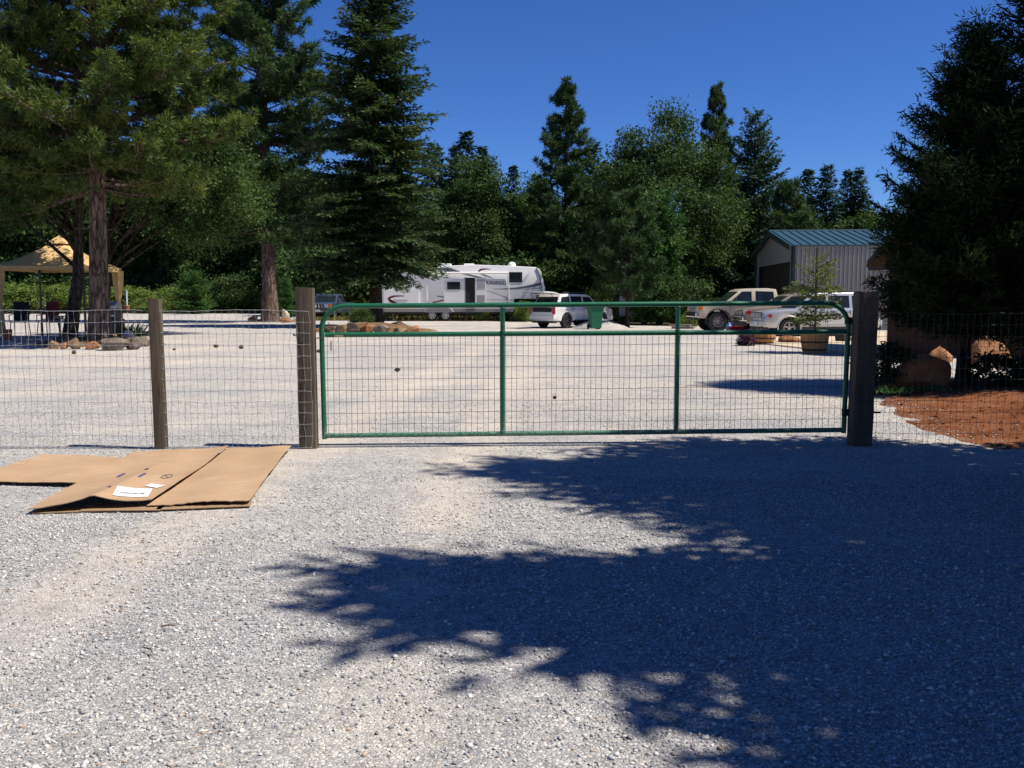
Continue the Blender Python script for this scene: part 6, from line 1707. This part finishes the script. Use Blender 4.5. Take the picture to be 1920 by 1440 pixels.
# ------------------------------------------------------------------ shaded camper, planks, odds and ends
ct = thing('old_camper', 'small pale old camper trailer in deep shade under the trees right of the green bin', 'camper', (X(1205, 600, 56), 56.5, 0), R_(-4))
mb = MB(); P = [(-1.35, 0.45), (1.5, 0.45), (1.5, 1.2), (0.5, 1.3), (0.3, 2.05), (-0.9, 2.2), (-1.3, 2.1)]; ring_prism(mb, P, 0, 0.06, y0=-0.9, y1=0.9); mb.build('body', MT['trailer_old'], ct, smooth=True)
for (x, z, a, b_) in ((-0.75, 1.75, 0.4, 0.4), (-0.05, 1.65, 0.35, 0.5)):
    mb = MB(); mb.box(x, -0.905, z, a, 0.03, b_); mb.build('window', MT['glass'], ct, bevel=0.01)
lathe_wheel(ct, 0.1, -0.8, 0.3, 0.3, 0.2, -1, 'alloy', 0)
mb = MB(); mb.tube([(1.4, 0, 0.5), (2.4, 0, 0.45)], 0.04, 6); mb.tube([(2.3, 0, 0.45), (2.3, 0, 0)], 0.03, 6); mb.build('tow_bar', MT['iron'], ct, smooth=True)
mb = MB(); mb.box(-1.6, 0, 0.5, 0.4, 1.6, 0.15); mb.build('rear_bumper', MT['dark_trim'], ct)
g = G(1276, 616.5)
for k, (dx, rot, lab) in enumerate([(0, -0.35, 'weathered grey plank on top of the small stack left of the cream pickup'), (0.15, -0.25, 'weathered grey plank underneath in the small stack left of the cream pickup')]):
    mb = MB(); mb.box(0, 0, 0, 1.1, 0.28, 0.10); o = mb.build('plank', MT['plank'], bevel=0.006)
    o.location = (g.x + dx, g.y + 0.2, 0.055 + 0.115 * (1 - k)); o.rotation_euler = (0, 0.0, rot); tag(o, lab, 'plank', 'stacked planks')
g = G(1247, 606); tg = thing('garden_post', 'thin white post standing in the shade of the trees left of the gate upright', 'post', (g.x, g.y + 6, 0))
mb = MB(); mb.box(0, 0, 0.62, 0.1, 0.1, 1.24); mb.build('post', MT['white_paper'], tg, bevel=0.008); mb = MB(); mb.lathe([(0.08, 1.24), (0.085, 1.27), (0.01, 1.35)], 12); mb.build('post_cap', MT['white_paper'], tg)
for px, D, lab in ((84, 95, 'thin white marker stake among the shrubs behind the gazebo'), (238, 95, 'thin white marker stake among the shrubs right of the gazebo')):
    t = thing('marker_stake', lab, 'stake', (X(px, 560, D), D, 0)); mb = MB(); mb.box(0, 0, 1.15, 0.12, 0.06, 2.3); mb.build('stake', MT['white_paper'], t); mb = MB(); mb.box(0, 0, 2.36, 0.14, 0.08, 0.12); mb.build('stake_cap', MT['clear_lamp'], t)
# tool chest and blue jug between the pickups
g = at(1382, 41.2); mb = MB(); mb.box(0, 0, 0.12, 0.7, 0.35, 0.22); t = thing('tool_box', 'red tool box on the ground between the cream and tan pickups', 'tool box', g); mb.build('chest', MT['tool_red'], t, bevel=0.02)
mb = MB(); mb.box(0, 0, 0.255, 0.72, 0.37, 0.05); mb.build('lid', MT['tool_red'], t, bevel=0.015); mb = MB(); mb.tube([(-0.12, 0, 0.28), (-0.12, 0, 0.33), (0.12, 0, 0.33), (0.12, 0, 0.28)], 0.012, 6); mb.build('handle', MT['iron'], t, smooth=True)
g = at(1367, 41.6); mb = MB(); mb.lathe([(0.10, 0), (0.13, 0.02), (0.13, 0.3), (0.06, 0.38), (0.045, 0.44), (0.04, 0.45)], 18); o = mb.build('water_jug', MT['blue_plastic'], smooth=True); o.location = g; tag(o, 'blue water jug on the ground left of the red tool box', 'jug')
